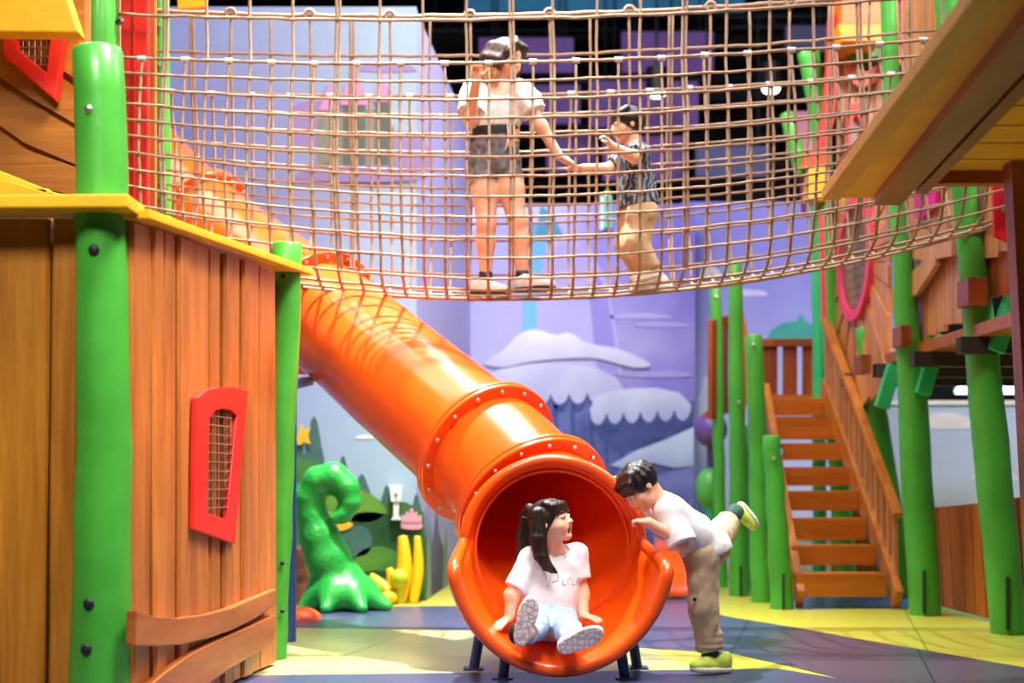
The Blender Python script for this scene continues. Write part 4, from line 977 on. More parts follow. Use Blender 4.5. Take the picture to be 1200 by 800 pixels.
# ------------------------------------------------------------------ sculptures
TENT = mat('green lacquer foam', '#27a83f', 0.35, var=0.22, scale=5, bump=0.35, bscale=30, coat=0.2)
tn = None
def chain_tube(name, pts, rads, m, **k):
    mb = MB(); p = crv([Vector(q) for q in pts], 8); n = len(p)
    rr = [lerp(rads[min(int(i / (n - 1) * (len(rads) - 1)), len(rads) - 2)], rads[min(int(i / (n - 1) * (len(rads) - 1)), len(rads) - 2) + 1], i / (n - 1) * (len(rads) - 1) - min(int(i / (n - 1) * (len(rads) - 1)), len(rads) - 2)) for i in range(n)]
    mb.tube(p, rr, 24); return mb
YCO = mat('yellow coral foam', '#e8b80f', 0.4, var=0.12, scale=4)
co = thing('coral_plant', 'yellow finger coral sculpture in front of the woodland mural', 'sculpture', P(468, 706, 10.85))
for pts, r_ in (([(468, 708), (474, 668), (472, 628)], .062), ([(484, 708), (490, 668), (489, 628)], .042), ([(466, 706), (452, 690), (434, 674)], .05), ([(470, 706), (464, 688), (456, 666)], .05)):
    a = [P(x, y, 10.8 + .04 * i) for i, (x, y) in enumerate(pts)]; a[0].z = max(.0, a[0].z); p = crv(a, 8)
    MB().tube(p, [r_ * (.45 + .55 * math.sin(math.pi * min(1, .18 + .78 * i / (len(p) - 1)))) for i in range(len(p))], 14).build('finger', YCO, co, smooth=True)
MB().ball(P(468, 678, 10.75), .075, 16, 10).build('bulb', mat('lime coral foam', '#b9b91c', .4), co, smooth=True)
MB().tube([P(468, 678, 10.75), (P(468, 700, 10.75).x, 10.75, 0)], .03, 10).build('bulb_stem', MATS['lime coral foam'], co)
MB().ball((P(455, 703, 10.7).x, 10.7, .05), (.07, .07, .05), 14, 8).build('bulb', YCO, co, smooth=True)
o = MB().ball((P(349, 705, 9.6).x, 9.6, .0), (.16, .16, .085), 24, 12).build('orange_mound', mat('orange foam', '#f0601c', .4), None, smooth=True, origin=(P(349, 705, 9.6).x, 9.6, 0)); tag(o, 'low orange foam mound behind the blue pole', 'mound')
lg_ = thing('log_stump', 'dark brown stump half hidden between the blue pole and the tentacle', 'stump', (P(352, 690, 10.7).x, 10.7, 0))
post('trunk', [(P(352, 690, 10.7).x, 10.7, 0), (P(352, 690, 10.7).x + .01, 10.7, .42)], [.10, .09], mat('dark stump', '#6b3a26', .6), lg_, seed=9)
PURB = mat('purple foam ball', '#6d4a96', 0.4, var=0.1)
bp_ = thing('bulb_plant', 'purple ball sculpture on a stalk behind the brown side panel of the stairs', 'sculpture', (P(834, 690, 13.6).x, 13.6, 0))
MB().ball(P(833, 503, 13.6), (.16, .16, .17), 20, 12).build('ball', PURB, bp_, smooth=True); MB().tube([P(833, 510, 13.6), (P(834, 690, 13.6).x, 13.6, 0)], .04, 12).build('stalk', mat('plum stalk', '#4a3568', .5), bp_)
bg = thing('bulb_plant', 'green egg shaped sculpture on a stalk behind the boy leaning on the slide', 'sculpture', (P(834, 680, 13.2).x, 13.2, 0))
MB().ball(P(832, 572, 13.2), (.14, .14, .19), 20, 12).build('ball', mat('green foam egg', '#52b04a', .35, var=.15), bg, smooth=True); MB().tube([P(832, 580, 13.2), (P(834, 680, 13.2).x, 13.2, 0)], .05, 12).build('stalk', GREEN2, bg)
og = thing('chute_end', 'orange plastic chute end on the floor behind the boy leaning on the slide', 'chute', (P(792, 695, 11.4).x, 11.4, 0))
mb = MB(); cx_ = P(790, 690, 11.4)
rin = []
for j in range(9):
    t = j / 8; z_ = lerp(.42, .06, sstep(0, 1, t)); y_ = lerp(11.9, 11.1, t)
    rin.append([Vector((cx_.x + .13 * math.cos(a) * (1 + .2 * t), y_, z_ + .13 + .13 * math.sin(a))) for a in [math.pi + q * math.pi / 10 for q in range(11)]])
mb.ringset(rin + [[p + Vector((0, .0, -.03)) for p in r_] for r_ in rin[::-1]], False, False); mb.build('trough', ORANGE, og, smooth=True, angle=.8)
MB().box((cx_.x, 11.75, .17), (.2, .08, .34)).build('support', ORP, og)
sf = thing('slat_fence', 'low white slatted fence seen under the wooden stairs', 'fence', (P(965, 690, 13.2).x, 13.2, 0))
a, b = P(930, 690, 13.2), P(1010, 650, 13.2)
for k in range(22): x = lerp(a.x, b.x, k / 21); MB().box((x, 13.2, .2), (.016, .03, .40)).build('slat', WHT, sf)
MB().box(((a.x + b.x) / 2, 13.22, .38), (b.x - a.x, .03, .03)).build('rail', WHT, sf); MB().box(((a.x + b.x) / 2, 13.22, .06), (b.x - a.x, .03, .03)).build('rail', WHT, sf)

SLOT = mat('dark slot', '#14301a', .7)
for x, y0, y1, Y, par in ((1181, 676, 738, 8.58, rt), (1083, 668, 718, 9.775, rt), (918, 672, 716, 10.26, st), (868, 663, 703, 11.41, st)):
    a, b = P(x, y1, Y), P(x, y0, Y); MB().box(((a.x + b.x) / 2, Y, (a.z + b.z) / 2), (.016, .03, b.z - a.z)).build('base_slot', SLOT, par)
# ------------------------------------------------------------------ people: bodies grown as one smooth surface from a signed distance field
def V(*a): return Vector(a)
class SDF:
    def __init__(s, res): s.res = res; s.p = []
    def cap(s, a, b, ra, rb, k=.02, flat=None):          # tapered limb segment; flat='b' ends it square at b
        s.p.append(('c', np.array(a), np.array(b), ra, rb, k, flat)); return s
    def chain(s, pts, rads, k=.015):
        for i in range(len(pts) - 1): s.cap(pts[i], pts[i + 1], rads[i], rads[i + 1], k)
        return s
    def ell(s, c, r, M=None, k=.02, op='u'):
        s.p.append(('e', np.array(c), np.array(r), np.array(M if M is not None else Matrix.Identity(3)), k, op)); return s
    def sub(s, c, r, M=None, k=.008): return s.ell(c, r, M, k, 's')
    def cut(s, p, n): s.p.append(('p', np.array(p), np.array(Vector(n).normalized()))); return s       # trims what has been added so far
    def _box(s, q):
        if q[0] == 'c':
            r = max(q[3], q[4]); return np.minimum(q[1], q[2]) - r, np.maximum(q[1], q[2]) + r
        r = q[2].max(); return q[1] - r, q[1] + r
    def build(s, name, material, parent=None, origin=None, wrinkle=0.0, wscale=18.0, smooth_it=1):
        un = [q for q in s.p if q[0] != 'p' and not (q[0] == 'e' and q[5] == 's')]
        lo = np.min([s._box(q)[0] for q in un], 0) - 4 * s.res; hi = np.max([s._box(q)[1] for q in un], 0) + 4 * s.res
        n = np.ceil((hi - lo) / s.res).astype(int) + 1
        ax = [lo[i] + s.res * np.arange(n[i]) for i in range(3)]
        F = np.full(n, 0.15, dtype=np.float32)
        for q in s.p:
            if q[0] == 'p':
                p, nn = q[1], q[2]
                F = np.maximum(F, ((ax[0][:, None, None] - p[0]) * nn[0] + (ax[1][None, :, None] - p[1]) * nn[1] + (ax[2][None, None, :] - p[2]) * nn[2]).astype(np.float32)); continue
            k = q[5] if q[0] == 'c' else q[4]
            a, b = s._box(q); pad = k * 1.2 + 3 * s.res
            i0 = np.maximum(0, np.floor((a - pad - lo) / s.res).astype(int)); i1 = np.minimum(n, np.ceil((b + pad - lo) / s.res).astype(int) + 1)
            if (i1 <= i0).any(): continue
            X = ax[0][i0[0]:i1[0], None, None]; Y = ax[1][None, i0[1]:i1[1], None]; Z = ax[2][None, None, i0[2]:i1[2]]
            if q[0] == 'c':
                A, B, ra, rb = q[1], q[2], q[3], q[4]; d = B - A; L2 = max(1e-12, d @ d)
                px, py, pz = X - A[0], Y - A[1], Z - A[2]
                h0 = (px * d[0] + py * d[1] + pz * d[2]) / L2; h = np.clip(h0, 0, 1)
                D = np.sqrt((px - h * d[0]) ** 2 + (py - h * d[1]) ** 2 + (pz - h * d[2]) ** 2) - (ra + h * (rb - ra))
                if q[6] == 'b': D = np.maximum(D, (h0 - 1) * math.sqrt(L2))
            else:
                C, r, M = q[1], q[2], q[3]; px, py, pz = X - C[0], Y - C[1], Z - C[2]
                u = px * M[0, 0] + py * M[1, 0] + pz * M[2, 0]; v = px * M[0, 1] + py * M[1, 1] + pz * M[2, 1]; w = px * M[0, 2] + py * M[1, 2] + pz * M[2, 2]
                k0 = np.sqrt((u / r[0]) ** 2 + (v / r[1]) ** 2 + (w / r[2]) ** 2); k1 = np.sqrt((u / r[0] ** 2) ** 2 + (v / r[1] ** 2) ** 2 + (w / r[2] ** 2) ** 2) + 1e-9
                D = k0 * (k0 - 1) / k1
            sl_ = tuple(slice(i0[i], i1[i]) for i in range(3)); O = F[sl_]
            if q[0] == 'e' and q[5] == 's':
                h = np.clip(.5 - .5 * (O + D) / k, 0, 1); F[sl_] = O + (-D - O) * h + k * h * (1 - h)
            else:
                h = np.clip(.5 + .5 * (D - O) / k, 0, 1); F[sl_] = D + (O - D) * h - k * h * (1 - h)
        # naive surface nets
        sg = F < 0; nx, ny, nz = n
        cnt = np.zeros((nx - 1, ny - 1, nz - 1), np.float32); acc = np.zeros((nx - 1, ny - 1, nz - 1, 3), np.float32)
        for axis in range(3):
            a0 = [slice(None)] * 3; a1 = [slice(None)] * 3; a0[axis] = slice(0, -1); a1[axis] = slice(1, None)
            f0, f1 = F[tuple(a0)], F[tuple(a1)]; cr = (f0 < 0) != (f1 < 0)
            t = np.where(cr, f0 / np.where(cr, f0 - f1, 1), 0)
            o = [i for i in range(3) if i != axis]
            for da in (0, 1):
                for db in (0, 1):
                    sel = [slice(None)] * 3
                    sel[o[0]] = slice(da, da + n[o[0]] - 1); sel[o[1]] = slice(db, db + n[o[1]] - 1)
                    c = cr[tuple(sel)]; tt = t[tuple(sel)]
                    cnt += c; acc[..., axis] += tt * c; acc[..., o[0]] += da * c; acc[..., o[1]] += db * c
        act = cnt > 0; idx = np.full(act.shape, -1, np.int64); ii = np.argwhere(act); idx[act] = np.arange(len(ii))
        co = (ii + acc[act] / cnt[act][:, None]) * s.res + lo
        quads = []
        for axis in range(3):
            o = [i for i in range(3) if i != axis]
            a0 = [slice(None)] * 3; a1 = [slice(None)] * 3; a0[axis] = slice(0, -1); a1[axis] = slice(1, None)
            for k in o: a0[k] = slice(1, -1); a1[k] = slice(1, -1)
            s0, s1 = sg[tuple(a0)], sg[tuple(a1)]
            for flip, m in ((False, s0 & ~s1), (True, ~s0 & s1)):
                e = np.argwhere(m)
                if not len(e): continue
                def g(da, db):
                    q = e.copy(); q[:, o[0]] += da; q[:, o[1]] += db; return idx[q[:, 0], q[:, 1], q[:, 2]]
                qd = np.stack([g(0, 0), g(1, 0), g(1, 1), g(0, 1)], 1)
                if (axis == 1) != flip: qd = qd[:, ::-1]
                quads.append(qd)
        quads = np.concatenate(quads); quads = quads[(quads >= 0).all(1)]
        for _ in range(smooth_it):
            sm_ = np.zeros_like(co); c_ = np.zeros(len(co))
            for a, b in ((0, 1), (1, 2), (2, 3), (3, 0)):
                np.add.at(sm_, quads[:, a], co[quads[:, b]]); np.add.at(c_, quads[:, a], 1); np.add.at(sm_, quads[:, b], co[quads[:, a]]); np.add.at(c_, quads[:, b], 1)
            co = co * .45 + .55 * sm_ / np.maximum(c_, 1)[:, None]
        me = bpy.data.meshes.new(name)
        me.vertices.add(len(co)); me.vertices.foreach_set('co', co.astype(np.float64).ravel())
        me.loops.add(quads.size); me.loops.foreach_set('vertex_index', quads.ravel().astype(np.int32))
        me.polygons.add(len(quads)); me.polygons.foreach_set('loop_start', (np.arange(len(quads)) * 4).astype(np.int32))
        me.update(calc_edges=True); me.validate()
        if wrinkle:
            me.update(); nr = [v.normal.copy() for v in me.vertices]
            for v, nn in zip(me.vertices, nr):
                q = v.co * wscale; v.co += nn * wrinkle * (noise.noise(Vector((q.x, q.y, q.z * .6))) + .6 * noise.noise(Vector((q.x * 2.3 + 5, q.y * 2.3, q.z * 1.1))))
        return link_mesh(me, name, material, parent, True, origin)

def skin(name, col): return mat(name, col, 0.48, var=.05, scale=12, sss=.12)
def hairmat(name, col, hi):
    if name in MATS: return MATS[name]
    m, nt, b = _base(name); L = nt.links.new
    tc = nt.nodes.new('ShaderNodeTexCoord'); mp = nt.nodes.new('ShaderNodeMapping'); mp.inputs['Scale'].default_value = (1, 1, .12); L(tc.outputs['Object'], mp.inputs[0])
    nz = nt.nodes.new('ShaderNodeTexNoise'); nz.inputs['Scale'].default_value = 110; nz.inputs['Detail'].default_value = 3; L(mp.outputs[0], nz.inputs['Vector'])
    rp = nt.nodes.new('ShaderNodeValToRGB'); rp.color_ramp.elements[0].color = S(col); rp.color_ramp.elements[1].color = S(hi); rp.color_ramp.elements[0].position = .4; rp.color_ramp.elements[1].position = .75
    L(nz.outputs['Fac'], rp.inputs['Fac']); L(rp.outputs['Color'], b.inputs['Base Color']); b.inputs['Roughness'].default_value = .38
    bp = nt.nodes.new('ShaderNodeBump'); bp.inputs['Strength'].default_value = .5; bp.inputs['Distance'].default_value = .01; L(nz.outputs['Fac'], bp.inputs['Height']); L(bp.outputs['Normal'], b.inputs['Normal'])
    MATS[name] = m; return m
def basis(f, up):
    f = Vector(f).normalized(); r = f.cross(Vector(up)).normalized(); u = r.cross(f).normalized()
    return Matrix((r, f, u)).transposed(), r, f, u        # columns: right, forward, up
class Head:
    def __init__(s, c, h, f, up): s.c = Vector(c); s.h = h; s.M, s.r, s.f, s.u = basis(f, up)
    def p(s, x, y, z): return s.c + (s.r * x + s.f * y + s.u * z) * s.h
    def into(s, B, mouth_open=False, child=True):
        h = s.h; M = s.M
        B.ell(s.p(0, -.06, .10), (.365 * h, .44 * h, .40 * h), M, .03 * h)
        B.ell(s.p(0, .12, -.14), (.30 * h, .30 * h, .33 * h), M, .08 * h)
        for x in (-1, 1): B.ell(s.p(.17 * x, .22, -.15), (.14 * h, .14 * h, .13 * h), M, .06 * h)     # cheeks
        B.ell(s.p(0, .27, -.40), (.10 * h, .09 * h, .075 * h), M, .06 * h)                            # chin
        B.cap(s.p(0, .395, .0), s.p(0, .455, -.115), .030 * h, .045 * h, .03 * h)                        # nose
        for x in (-1, 1):
            B.ell(s.p(.045 * x, .425, -.125), (.035 * h, .04 * h, .03 * h), M, .02 * h)
            B.sub(s.p(.155 * x, .42, .03), (.085 * h, .06 * h, .05 * h), M, .03 * h)
            B.ell(s.p(.155 * x, .330, .03), (.080 * h, .070 * h, .055 * h), M, .015 * h)
            B.ell(s.p(.375 * x, -.03, -.03), (.035 * h, .07 * h, .11 * h), M, .02 * h)
            B.sub(s.p(.41 * x, -.01, -.02), (.015 * h, .035 * h, .06 * h), M, .01 * h)
        if mouth_open:
            B.ell(s.p(0, .24, -.43), (.11 * h, .10 * h, .075 * h), M, .07 * h); B.sub(s.p(0, .42, -.31), (.10 * h, .15 * h, .10 * h), M, .02 * h)
        else:
            B.ell(s.p(0, .395, -.255), (.085 * h, .045 * h, .022 * h), M, .015 * h); B.ell(s.p(0, .385, -.295), (.075 * h, .045 * h, .022 * h), M, .015 * h)
    def features(s, parent, mouth_open=False, brow='#2a1c18'):
        h = s.h; M = s.M
        for x in (-1, 1):
            MB().ball(s.p(.155 * x, .372, .03), (.062 * h, .045 * h, .036 * h), 14, 10, M).build('eye', mat('eye white', '#efe9e4', .25), parent, smooth=True)
            MB().ball(s.p(.155 * x, .402, .028), (.033 * h, .020 * h, .034 * h), 12, 8, M).build('iris', mat('dark iris', '#140c0a', .15), parent, smooth=True)
            MB().tube([s.p((.155 + d) * x, .40 - abs(d) * .35, .125 + (.02 if d > -.02 else 0) - abs(d) * .25) for d in (-.08, -.03, .03, .085)], [.010 * h, .017 * h, .016 * h, .006 * h], 8).build('eyebrow', mat('brow hair ' + brow, brow, .6), parent, smooth=True)
        lipm = mat('lip', '#c4635c', .4, var=.05)
        if mouth_open:
            MB().ball(s.p(0, .29, -.31), (.085 * h, .06 * h, .085 * h), 14, 10, M).build('mouth_inside', mat('mouth inside', '#6b1f22', .4), parent, smooth=True)
            MB().tube([s.p(.098 * math.cos(a), .385 - .06 * abs(math.cos(a)) - (.05 if math.sin(a) < -.3 else 0), -.31 + .10 * math.sin(a)) for a in [2 * math.pi * q / 20 for q in range(21)]], .016 * h, 8, False).build('lips', lipm, parent, smooth=True)
            MB().tube([s.p(.06 * d, .37 - .03 * abs(d), -.238) for d in (-1, -.5, 0, .5, 1)], .014 * h, 8).build('teeth', mat('teeth', '#f2eee6', .25), parent, smooth=True)
        else:
            MB().tube([s.p(.09 * d, .428 - .035 * d * d, -.262 - .006 * d * d) for d in (-1, -.6, -.2, .2, .6, 1)], [.005 * h, .014 * h, .017 * h, .017 * h, .014 * h, .005 * h], 8).build('lips', lipm, parent, smooth=True)
def hand(B, w, d, palm, L, spread=1.0, curl=0.5, thumb=1, k=.004, curls=None):
    """palm + five fingers. w wrist, d pointing direction, palm = normal out of the palm side, L hand length, thumb=+-1 side"""
    d = Vector(d).normalized(); n = Vector(palm); n = (n - d * n.dot(d)).normalized(); s_ = d.cross(n).normalized() * thumb
    pc = Vector(w) + d * L * .27
    M = Matrix((s_, d, n)).transposed()
    B.ell(pc, (.215 * L, .29 * L, .105 * L), M, .012)
    B.cap(w, pc, .13 * L, .13 * L, .012)
    fr = .056 * L
    for i, (off, ln) in enumerate(((.155, .41), (.055, .46), (-.048, .43), (-.145, .34))):
        c_ = curls[i] if curls else curl
        a = Vector(w) + d * L * .50 + s_ * off * L * spread; dirn = (d + s_ * off * .5 * spread).normalized(); pts = [a - d * L * .1, a]
        ang = c_ * .35
        for seg in (.45, .32, .24):
            dd = (dirn * math.cos(ang) + n * math.sin(ang)); a = a + dd * ln * L * seg; pts.append(a); ang += c_ * .75
        B.chain(pts, [fr * 1.05, fr * 1.1, fr, fr * .92, fr * .78], k)
    a = Vector(w) + d * L * .16 + s_ * L * .14; td = (d * .62 + s_ * .70 + n * .30).normalized(); pts = [a]
    for seg in (.22, .18, .14): a = a + td * L * seg; pts.append(a); td = (td + d * .35 + n * .15 * c_).normalized()
    B.chain(pts, [fr * 1.4, fr * 1.25, fr * 1.1, fr * .85], .008)
def limb(B, pts, rads, k=.03): B.chain(pts, rads, k)
def mid(a, b, t=.5): return Vector(a).lerp(Vector(b), t)
def torso(B, pel, chest, r, wp, wc, rp, rc, k=.05, mids=None):
    pel, chest, r = Vector(pel), Vector(chest), Vector(r).normalized()
    w = mid(pel, chest, .45); wm_, rm_ = (wp + wc) / 2 * .84, (rp + rc) / 2 * .94
    for s_ in (-1, 0, 1):
        B.chain([pel + r * wp * s_, w + r * wm_ * s_, chest + r * wc * s_], [rp, rm_, rc], k)
def shoe(parent, heel, toe, up, w, m_up, m_sole, label=None, extra=None, ank=None):
    """heel and toe are the ends of the sole's underside; up points out of the shoe"""
    heel, toe = Vector(heel), Vector(toe); d = toe - heel; L = d.length; M, r, f, u = basis(d, up); 
    o = lambda x, y, z: heel + r * x * w + f * y * L + u * z * L
    B = SDF(.0042)
    B.ell(o(0, .74, .13), (.46 * w, .29 * L, .14 * L), M, .03); B.ell(o(0, .42, .16), (.40 * w, .30 * L, .19 * L), M, .04); B.ell(o(0, .20, .20), (.38 * w, .20 * L, .24 * L), M, .04)
    B.cut(o(0, 0, .07), -u); B.cut(o(0, 0, .40), u)
    sh = B.build('shoe', m_up, parent)
    if label: sh['label'] = label
    Bs = SDF(.0042); Bs.ell(o(0, .72, .06), (.52 * w, .30 * L, .10 * L), M, .03); Bs.ell(o(0, .45, .06), (.44 * w, .34 * L, .10 * L), M, .05); Bs.ell(o(0, .20, .06), (.45 * w, .22 * L, .10 * L), M, .03)
    Bs.cut(o(0, 0, .0), -u); Bs.cut(o(0, 0, .105), u)
    so = Bs.build('sole', m_sole, sh if False else parent); so.parent = sh; so.location = (0, 0, 0)
    mb = MB()
    for k in range(4):
        y = .44 + .075 * k; z = .335 - .05 * k
        mb.tube([o(-.26, y, z - .05), o(-.1, y + .02, z), o(.1, y + .02, z), o(.26, y, z - .05)], .0038, 6)
    lc = mb.build('laces', MATS.get('lace white') or mat('lace white', '#e6e2da', .6), parent, smooth=True); lc.parent = sh
    return sh, o
WHITE_T = mat('white cotton', '#e9e6ea', .8, var=.03, scale=9, sheen=.1)
SOLEP = None
def solemat():
    m, nt, b = _base('rose sole with honeycomb'); L = nt.links.new
    tc = nt.nodes.new('ShaderNodeTexCoord'); vo = nt.nodes.new('ShaderNodeTexVoronoi'); vo.feature = 'DISTANCE_TO_EDGE'; vo.inputs['Scale'].default_value = 40; vo.inputs['Randomness'].default_value = .6
    L(tc.outputs['Object'], vo.inputs['Vector']); rp = nt.nodes.new('ShaderNodeValToRGB'); rp.color_ramp.elements[0].position = .05; rp.color_ramp.elements[1].position = .11
    rp.color_ramp.elements[0].color = S('#b8a3a6'); rp.color_ramp.elements[1].color = S('#eadad8'); L(vo.outputs['Distance'], rp.inputs['Fac']); L(rp.outputs['Color'], b.inputs['Base Color']); b.inputs['Roughness'].default_value = .6
    bp = nt.nodes.new('ShaderNodeBump'); bp.inputs['Strength'].default_value = .6; bp.inputs['Distance'].default_value = .004; L(vo.outputs['Distance'], bp.inputs['Height']); L(bp.outputs['Normal'], b.inputs['Normal'])
    return m

# ======================================================= girl sitting in the slide mouth
def build_girl():
    SK = skin('girl skin', '#eeb898'); HAIRM = hairmat('girl hair', '#150d0b', '#35241e')
    hd = Head(P(647, 611, 6.78), .210, V(.86, -.42, .28), V(-.22, .05, 1))
    pel = P(643, 722, 6.80); chest = P(649, 665, 6.83); rgt = V(1, .12, -.05)
    shL, shR = P(622, 654, 6.79), P(676, 649, 6.86)
    elL, wrL = P(600, 697, 6.74), P(597, 723, 6.72)
    elR, wrR = P(682, 696, 6.84), P(684, 721, 6.78)
    hipL, hipR = P(629, 728, 6.77), P(657, 729, 6.78)
    knL, knR = P(627, 733, 6.58), P(667, 741, 6.57)
    akL, akR = P(616, 743, 6.42), P(672, 752, 6.40)
    B = SDF(.0045)
    hd.into(B, True)
    B.cap(hd.p(-.0, -.10, -.25), P(650, 650, 6.83), .048, .048, .02)
    torso(B, pel, chest, rgt, .055, .06, .065, .062)
    B.cap(shL, shR, .042, .042, .03)
    limb(B, [shL, elL, wrL], [.041, .033, .024]); limb(B, [shR, elR, wrR], [.040, .032, .024])
    limb(B, [hipL, knL, akL], [.068, .048, .032]); limb(B, [hipR, knR, akR], [.068, .048, .032])
    hand(B, wrL, V(-.55, -.45, -.42), V(0, .3, -1), .105, 1.15, .25, -1)
    hand(B, wrR, V(.75, -.55, -.16), V(0, .3, -1), .105, 1.15, .3, 1)
    body = B.build('person', SK, None, origin=(pel.x, pel.y, pel.z - .08))
    tag(body, 'girl in white T-shirt and light jeans sitting in the slide mouth, looking up open-mouthed', 'person')
    hd.features(body, True)
    # T-shirt
    T = SDF(.005); torso(T, mid(pel, chest, .08), chest, rgt, .062, .066, .076, .072); T.cap(shL, shR, .052, .052, .03)
    T.cap(shL, mid(shL, elL, .82), .052, .058, .03, 'b'); T.cap(shR, mid(shR, elR, .62), .050, .056, .03, 'b')
    T.cut(mid(pel, chest, .06), pel - chest + V(0, 0, 0)); T.sub(P(652, 645, 6.81), (.058, .062, .026), None, .01)
    ts = T.build('t_shirt', WHITE_T, body, wrinkle=.004, wscale=22)
    bv = BVHTree.FromObject(ts, bpy.context.evaluated_depsgraph_get()) if False else None
    # faint rose print on the chest
    me = ts.data; org = ORG[body.name]; bt = BVHTree.FromPolygons([v.co + org for v in me.vertices], [tuple(p.vertices) for p in me.polygons])
    def onto(px, py):
        d = (P(px, py, 6.5) - Vector((0, 0, HC))).normalized(); h_ = bt.ray_cast(P(px, py, 6.3), d); return (h_[0] - d * .002) if h_[0] else None
    PRN = mat('rose print ink', '#cfb9b0', .6); mb = MB()
    for st_ in ([(641, 690), (644, 680), (646, 671), (651, 670), (655, 674), (653, 680), (646, 682)], [(658, 684), (660, 677), (660, 684), (663, 685)], [(660, 672), (661, 671)], [(666, 684), (665, 679), (668, 676), (671, 679), (670, 684), (674, 685)], [(675, 683), (677, 677), (680, 676)]):
        q = [onto(*a) for a in st_]; q = [a for a in q if a]
        if len(q) > 2: mb.tube(q, .0022, 6)
    mb.build('shirt_print', PRN, ts).parent = ts
    # jeans
    J = SDF(.005); JM = mat('light blue denim', '#a9c2d8', .85, var=.12, scale=14, bump=.1, bscale=300)
    J.cap(hipL, hipR, .082, .082, .03); J.cap(mid(pel, chest, -.1), mid(pel, chest, .15), .085, .085, .04)
    J.cap(hipL, knL, .078, .060, .03); J.cap(knL, mid(knL, akL, .80), .060, .053, .03, 'b'); J.cap(hipR, knR, .078, .060, .03); J.cap(knR, mid(knR, akR, .80), .060, .053, .03, 'b')
    J.cut(mid(pel, chest, .25), chest - pel)
    J.build('jeans', JM, body, wrinkle=.005, wscale=26)
    # shoes, soles to the viewer
    SM = solemat(); SHB = mat('white pink canvas', '#efe0e0', .7); BLK = mat('black knit', '#18161a', .8)
    sh, o = shoe(body, P(609, 757, 6.375), P(624, 700, 6.36), V(-.12, 1, .1), .078, SHB, SM)
    sh2, o2 = shoe(body, P(654, 762, 6.36), P(706, 740, 6.34), V(.12, 1, .28), .080, SHB, SM)
    MB().ball(P(604, 742, 6.43), (.032, .045, .048), 14, 10).build('sock', BLK, body, smooth=True)
    MB().ball(P(672, 750, 6.44), (.04, .05, .04), 14, 10).build('sock', mat('white sock', '#e8e2de', .8), body, smooth=True)
    # hair: cap, fringe, small bun and long tails
    H = SDF(.0045); h = hd.h; M = hd.M
    H.ell(hd.p(0, -.09, .12), (.41 * h, .47 * h, .43 * h), M, .02)
    H.sub(hd.p(0, .50, -.22), (.46 * h, .42 * h, .47 * h), M, .02)
    H.cut(hd.p(0, -.2, -.24), -hd.u)
    for x in np.linspace(-.30, .30, 12): H.chain([hd.p(x, .12 - abs(x) * .2, .42), hd.p(x * 1.08, .345 - abs(x) * .3, .31), hd.p(x * 1.12, .405 - abs(x) * .4, .15)], [.055 * h, .045 * h, .018 * h], .02)
    H.ell(P(621, 597, 6.84), (.030, .030, .032), None, .012)
    for dx, dy, sw in ((0, 0, 0), (7, 3, 4), (-4, 3, -2), (4, 0, 2)):
        H.chain([P(619 + dx, 602, 6.86), P(614 + dx * .8, 628, 6.87), P(613 + dx * .7, 652 + dy, 6.86), P(616 + dx * .5, 668 + dy, 6.84)], [.024, .026, .022, .007], .015)
    for dx in (-5, 0, 5):
        H.chain([P(632 + dx, 600, 6.73), P(630 + dx, 630, 6.715), P(634 + dx * .9, 652, 6.705), P(643 + dx * .9, 664 + abs(dx) * .4, 6.695), P(650 + dx * .7, 671, 6.69)], [.024, .022, .017, .011, .004], .010)
    H.build('hair', HAIRM, body, smooth_it=1)
    MB().tube([P(619, 606, 6.83) + V(.026 * math.cos(a), .026 * math.sin(a), .004 * math.sin(a)) for a in [q * math.pi / 8 for q in range(17)]], .006, 6, False).build('hair_tie', BLK, body, smooth=True)
build_girl()

